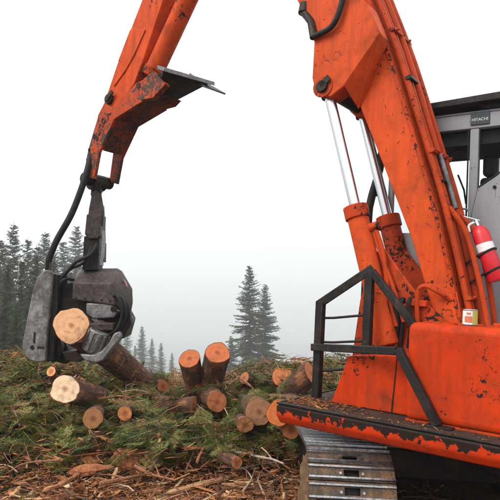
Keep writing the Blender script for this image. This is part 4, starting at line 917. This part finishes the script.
branch([(264, 494), (258, 480), (262, 470)], .012, 'short pale twig upright in chips near the track', (.55, .42, .3), 25, .08, 1)
branch([(186, 470), (196, 448), (190, 440)], .012, 'dark crooked twig in front of the pale slab', (.18, .1, .06), 26, .2, 3)

# ------------------------------------------------------------------ loose slash
def transform_many(V0, F0, T0, mats, scales, pos, tints):
    n = len(pos); nv = len(V0)
    V = np.einsum('nij,vj->nvi', mats, V0) * scales[:, None, None] + pos[:, None, :]
    F = (F0[None] + (np.arange(n) * nv)[:, None, None]).reshape(-1, 3)
    return V.reshape(-1, 3), F, np.clip((T0[None] + tints[:, None]).ravel(), 0, 1)
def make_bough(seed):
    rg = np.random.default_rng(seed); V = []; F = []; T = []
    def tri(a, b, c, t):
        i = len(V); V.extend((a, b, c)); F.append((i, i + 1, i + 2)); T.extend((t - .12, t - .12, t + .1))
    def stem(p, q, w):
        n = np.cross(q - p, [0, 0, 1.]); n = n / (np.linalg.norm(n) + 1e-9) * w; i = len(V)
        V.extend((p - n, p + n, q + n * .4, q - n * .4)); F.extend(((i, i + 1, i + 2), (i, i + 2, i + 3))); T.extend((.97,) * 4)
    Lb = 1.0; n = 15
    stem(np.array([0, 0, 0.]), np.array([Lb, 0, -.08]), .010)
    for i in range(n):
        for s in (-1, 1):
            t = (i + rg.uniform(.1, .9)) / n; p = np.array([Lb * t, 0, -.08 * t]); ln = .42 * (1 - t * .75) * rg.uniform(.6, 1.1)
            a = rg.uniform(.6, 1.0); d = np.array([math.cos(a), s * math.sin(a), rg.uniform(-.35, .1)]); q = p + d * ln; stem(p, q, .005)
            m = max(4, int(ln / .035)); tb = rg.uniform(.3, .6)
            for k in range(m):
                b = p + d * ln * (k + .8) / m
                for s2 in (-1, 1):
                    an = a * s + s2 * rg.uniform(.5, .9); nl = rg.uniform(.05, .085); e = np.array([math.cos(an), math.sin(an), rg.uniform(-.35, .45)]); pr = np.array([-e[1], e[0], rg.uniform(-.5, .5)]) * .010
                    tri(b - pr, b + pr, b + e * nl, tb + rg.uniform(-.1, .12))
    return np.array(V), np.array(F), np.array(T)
def rot_mats(yaw, pitch, roll):
    cy, sy, cp_, sp2, cr, sr = np.cos(yaw), np.sin(yaw), np.cos(pitch), np.sin(pitch), np.cos(roll), np.sin(roll); n = len(yaw)
    A = np.zeros((n, 3, 3)); A[:, 0, 0] = cy; A[:, 0, 1] = -sy; A[:, 1, 0] = sy; A[:, 1, 1] = cy; A[:, 2, 2] = 1
    B = np.zeros((n, 3, 3)); B[:, 0, 0] = cp_; B[:, 0, 2] = sp2; B[:, 2, 0] = -sp2; B[:, 2, 2] = cp_; B[:, 1, 1] = 1
    C = np.zeros((n, 3, 3)); C[:, 1, 1] = cr; C[:, 1, 2] = -sr; C[:, 2, 1] = sr; C[:, 2, 2] = cr; C[:, 0, 0] = 1
    return A @ B @ C
VV, FF, TT = [], [], []; base = 0
for sd in range(5):
    V0, F0, T0 = make_bough(sd); n = 400
    x = RNG.uniform(-6.6, 5.2, n * 8); y = 6.5 + RNG.random(n * 8) ** .9 * 6.9
    yb_ = 6.9 + .75 * sstep(-2.4, -1.2, x); den = sstep(yb_, yb_ + .9, y + 1.9 * vnoise(x, y, 1.3)) * (vnoise(x, y, .9) + .75) * (1 - .6 * sstep(.2, 1.2, x) * (1 - sstep(8.2, 9.5, y)))
    ok = (RNG.random(n * 8) < den) & ((x < 1.4) | (y > 9.2)); x, y = x[ok][:n], y[ok][:n]; m = len(x)
    z = gh(x, y) + RNG.uniform(.03, .28, m) * sstep(7, 9, y)
    Mx = rot_mats(RNG.uniform(0, 6.28, m), RNG.normal(.08, .28, m), RNG.normal(0, .5, m))
    dead = np.where(RNG.random(m) < .17, .5, 0)
    V, F, T = transform_many(V0 - np.array([.5, 0, 0]), F0, T0, Mx, RNG.uniform(.45, 1.0, m), np.stack([x, y, z], 1), RNG.normal(.0, .2, m) + dead + .12 * vnoise(x, y, 1.1))
    VV.append(V); FF.append(F + base); TT.append(T); base += len(V)
x, y, z = [], [], []                 # more boughs heaped over and between the logs
while len(x) < 620:
    u, v = RNG.uniform(-15, 312), RNG.uniform(384, 462)
    if v > 448 and RNG.random() < .75: continue
    if any((u - a) ** 2 + (v - b) ** 2 < (r + (5 if u < 225 else 1)) ** 2 for a, b, r in ENDS): continue
    p = G(u, v, RNG.uniform(.15, .42) * float(sstep(470, 440, v) * .7 + .3))
    if p.y > 13: continue
    x.append(p.x); y.append(p.y); z.append(p.z)
for a, b, r in BODIES:
    if abs(a.x - b.x) < .25 and a.z - b.z > .3: continue          # the two upright logs stay bare
    for k in range(5 if r > .09 else 2):
        t = RNG.uniform(.25, 1.0); q = a.lerp(b, t); x.append(q.x + RNG.normal(0, r * .6)); y.append(q.y + RNG.normal(0, r * .5)); z.append(q.z + r * RNG.uniform(.9, 1.25))
x, y, z = map(np.array, (x, y, z)); m = len(x); V0, F0, T0 = make_bough(9)
V, F, T = transform_many(V0 - np.array([.5, 0, 0]), F0, T0, rot_mats(RNG.uniform(0, 6.28, m), RNG.normal(.12, .3, m), RNG.normal(0, .5, m)), RNG.uniform(.28, .62, m), np.stack([x, y, z], 1), RNG.normal(.06, .22, m) + np.where(RNG.random(m) < .14, .5, 0))
VV.append(V); FF.append(F + base); TT.append(T); base += len(V)
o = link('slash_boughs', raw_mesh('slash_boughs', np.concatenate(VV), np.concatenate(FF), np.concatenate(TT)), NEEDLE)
tagit(o, 'green cut conifer boughs covering the slash slope', 'boughs', kind='stuff')
# chips
def cgen(rg):
    while True:
        x = rg.uniform(-3.6, 1.2); y = 6.3 + abs(rg.normal(0, 1)) * 1.15
        if y > 12: continue
        return (x, y, float(gh(x, y)) + rg.uniform(.005, .05 + .05 * (y > 7.5))), 0
V1, F1, T1 = litter(13000, cgen, .012, .085, 11)
def cgen2(rg):
    x = rg.uniform(-5, 2.2); y = rg.uniform(7.5, 12.5); return (x, y, float(gh(x, y)) + rg.uniform(.1, .38)), 0
V2, F2, T2 = litter(3800, cgen2, .03, .2, 12)
V3, F3, T3 = litter(700, cgen, .10, .34, 13)
o = link('wood_chips', raw_mesh('wood_chips', np.concatenate([V1, V2, V3]), np.concatenate([F1, F2 + len(V1), F3 + len(V1) + len(V2)]), np.clip(np.concatenate([T1 + .08, T2 * .85, T3 + .12]), 0, 1)), CHIP)
tagit(o, 'orange brown wood chips and bark scraps strewn over the ground', 'wood chips', kind='stuff')
# twigs
rg = np.random.default_rng(21); V = []; F = []; T = []
for i in range(2600):
    x = rg.uniform(-5.5, 2.2); y = 6.4 + rg.random() ** 1.3 * 6.3; ln = rg.uniform(.12, .8); an = rg.uniform(0, 6.28); tl = rg.normal(.05, .28); w = .003 + .011 * rg.random() ** 3
    z = float(gh(x, y)) + (rg.uniform(.02, .08) if y < 7.6 else rg.uniform(.08, .42)); tt = float(np.clip(rg.normal(.5, .25), 0, 1))
    d = np.array([math.cos(an) * math.cos(tl), math.sin(an) * math.cos(tl), math.sin(tl)]); sd = np.array([-math.sin(an), math.cos(an), 0]); u3 = np.cross(d, sd); bend = rg.normal(0, .14, 2)
    b = len(V); K_ = 5
    for k in range(K_):
        t = k / (K_ - 1) - .5; c = np.array([x, y, z]) + d * ln * t + (sd * bend[0] + u3 * bend[1]) * ln * (t * t * 4 - .5); ww = w * (1.1 - .7 * (t + .5))
        for j in range(3): q = j * 2.094; V.append(c + (sd * math.cos(q) + u3 * math.sin(q)) * ww); T.append(tt)
    for k in range(K_ - 1):
        for j in range(3):
            j2 = (j + 1) % 3; a, b2, c2, d2 = b + k * 3 + j, b + k * 3 + j2, b + k * 3 + 3 + j2, b + k * 3 + 3 + j; F += [(a, b2, c2), (a, c2, d2)]
o = link('loose_twigs', raw_mesh('loose_twigs', np.array(V), np.array(F), np.array(T)), TWIG)
tagit(o, 'thin brown twigs tangled through the slash', 'twigs', kind='stuff')

# ------------------------------------------------------------------ conifers
def make_fir(seed, H=15.0, bare=.1, wide=.17):
    rg = np.random.default_rng(seed); V = []; F = []; T = []
    z = H * bare
    while z < H * .985:
        f = 1 - z / H; Lb = H * wide * (f ** .72) * (1 if z > H * .22 else .8) + .12; nb = 7 + int(rg.random() * 4)
        for k in range(nb):
            an = rg.uniform(0, 6.28); ln = Lb * rg.uniform(.55, 1.12); rise = .42 * (1 - f) - .12 + rg.normal(0, .07); zz = z + rg.uniform(-.15, .15)
            if rg.random() < .08: continue
            d = np.array([math.cos(an), math.sin(an), 0]); sd = np.array([-d[1], d[0], 0]); m = max(3, int(ln / .15)); tb = rg.uniform(.25, .7)
            for j in range(m):
                t = (j + .6) / m; p = d * ln * t + np.array([0, 0, zz + ln * (rise * t - .42 * t * t * f + .16 * t ** 4)])
                sw = .34 * ln * (1 - .75 * t) * rg.uniform(.6, 1.2) + .13
                for s in (-1, 1):
                    e = (d * rg.uniform(.35, .85) + sd * s * rg.uniform(.6, 1) + np.array([0, 0, rg.uniform(-.6, .05)])) * sw
                    w = (d * .085 + np.array([0, 0, rg.uniform(-.06, .06)])) * (1 + .3 * rg.random()); i = len(V)
                    V += [p - w, p + w, p + e]; F.append((i, i + 1, i + 2)); tt = tb + rg.uniform(-.15, .15) + .2 * t; T += [tt - .15, tt - .15, tt + .15]
            e = d * ln + np.array([0, 0, zz + ln * (rise - .26 * f)]); i = len(V); V += [e - sd * .07, e + sd * .07, e + d * .22]; F.append((i, i + 1, i + 2)); T += [tb] * 3
            i = len(V); q = np.array([0, 0, .02]); V += [np.array([0, 0, zz]) - q, np.array([0, 0, zz]) + q, d * ln * .8 + np.array([0, 0, zz + ln * (rise * .8 - .25 * f)])]; F.append((i, i + 1, i + 2)); T += [0, 0, 0]
        z += (.22 + .16 * f) * rg.uniform(.8, 1.2)
    i = len(V); V += [np.array([-.04, 0, H * .97]), np.array([.04, 0, H * .97]), np.array([0, 0, H * 1.02])]; F.append((i, i + 1, i + 2)); T += [.5] * 3
    cm = raw_mesh('crown', np.array(V), np.array(F), np.clip(np.array(T), 0, 1)); cm.materials.append(FIR)
    mb = MB(); mb.tube([Vector((.06 * math.sin(t * 9 + seed), .06 * math.cos(t * 7), H * t * .97 - .6)) for t in np.linspace(0, 1, 9)], [.2 * H / 15 * (1 - t * .92) for t in np.linspace(0, 1, 9)], 9)
    me = bpy.data.meshes.new('trunk'); bmesh.ops.recalc_face_normals(mb.bm, faces=mb.bm.faces); mb.bm.to_mesh(me); mb.bm.free(); me.materials.append(TRUNK)
    return cm, me
FIRS = [make_fir(1), make_fir(2, 15, .06, .16), make_fir(3, 15, .2, .14), make_fir(4, 15, .04, .25), make_fir(5, 15, .3, .13), make_fir(6, 15, .04, .22), make_fir(7, 15, .05, .24)]
def tree(u, vtop, Y, var, label, group=None, sx=1.0, rot=None):
    top = PW(u, vtop, Y); zb = float(gh(top.x, Y)); H = top.z - zb; s = H / 15.2
    t = empty('fir_tree', Matrix.Translation((top.x, Y, zb))); t.rotation_euler[2] = random.uniform(0, 6.28) if rot is None else rot; t.scale = (s * sx, s * sx, s)
    c = bpy.data.objects.new('crown', FIRS[var][0]); k = bpy.data.objects.new('trunk', FIRS[var][1])
    for o in (c, k): COL.objects.link(o); o.parent = t
    tagit(t, label, 'tree', group); return t
tree(249.5, 264, 144, 3, 'taller fir of the misty pair standing beyond the upright logs', sx=1.0, rot=.4)
tree(265, 283, 149, 6, 'shorter fir of the misty pair standing beyond the upright logs', sx=1.0)
tree(231, 335, 150, 5, 'small misty fir tucked beside the taller fir of the pair', sx=1.1)
fg = 'firs of the misty wood beyond the processing head'
for i, (u, vt, Y, var, sx) in enumerate(((14, 221, 92, 5, .85), (28, 236, 100, 1, 1.1), (46, 229, 118, 5, .85), (2, 238, 88, 3, .85), (-14, 226, 90, 1, 1.2), (-30, 240, 96, 0, 1.2), (77, 224, 150, 6, .9), (64, 238, 140, 1, 1.2), (37, 243, 112, 0, 1.2), (88, 246, 158, 3, .8), (54, 244, 130, 6, .8),
        (37, 252, 84, 4, 1.2), (22, 258, 74, 4, 1.1), (8, 262, 70, 4, 1.2), (-8, 255, 74, 2, 1.1), (54, 258, 90, 4, 1.1), (92, 262, 160, 0, 1.2), (103, 284, 175, 5, .9), (70, 270, 105, 2, 1.1), (30, 282, 66, 0, 1.2), (45, 292, 70, 3, .9), (5, 290, 60, 3, .9), (17, 300, 58, 5, .9), (62, 300, 84, 3, .9), (84, 290, 120, 3, .9), (-22, 280, 66, 3, .9), (34, 318, 56, 1, 1.3), (-4, 322, 54, 6, .9), (50, 325, 64, 6, .9))):
    tree(u, vt, Y * (.74 if vt > 248 and Y < 95 else 1), var, 'green fir in the misty wood beyond the processing head', fg, sx)
fg2 = 'pale firs far down the slope'
for u, vt, Y, var, sx in ((112, 306, 250, 0, 1.2), (127, 322, 290, 1, 1.2), (142, 325, 270, 5, .9), (152, 338, 300, 3, .8), (161, 342, 260, 1, 1.2), (172, 352, 290, 0, 1.1), (120, 338, 310, 3, .9), (182, 364, 300, 3, .9), (135, 345, 240, 2, 1.1), (206, 368, 300, 1, 1.1)):
    tree(u, vt, Y, var, 'pale misty fir far down the slope beyond the held log', fg2, sx)
# one bare pale trunk at the edge of the wood
st, sb_ = PW(19, 262, 62), PW(15, 366, 62); zb = float(gh(sb_.x, 62)); dz = Vector((sb_.x, 62, zb))
mb = MB(); mb.tube([Vector((0, 0, -.4)), (st - dz) * .35, (st - dz) * .7, st - dz], [.19, .16, .12, .05], 9); sn = mb.build('dead_tree', SNAG, None, smooth=True); sn.location = dz
tagit(sn, 'bare pale dead trunk standing among the green firs', 'tree')

# ------------------------------------------------------------------ haze
mb = MB(); mb.box((-5100, -100, -215), (5100, 6100, 135))
hz = mb.build('haze', None); hz.data.materials.clear()
hm = bpy.data.materials.new('mist'); hm.use_nodes = True; hm.node_tree.nodes.clear()
ho = hm.node_tree.nodes.new('ShaderNodeOutputMaterial'); hv = hm.node_tree.nodes.new('ShaderNodeVolumePrincipled')
hv.inputs['Color'].default_value = (.93, .95, .97, 1); hv.inputs['Density'].default_value = .00095; hv.inputs['Anisotropy'].default_value = .2
hm.node_tree.links.new(hv.outputs[0], ho.inputs['Volume']); hz.data.materials.append(hm)
tagit(hz, 'pale mist filling the valley and thinning the far trees', 'mist', kind='stuff')
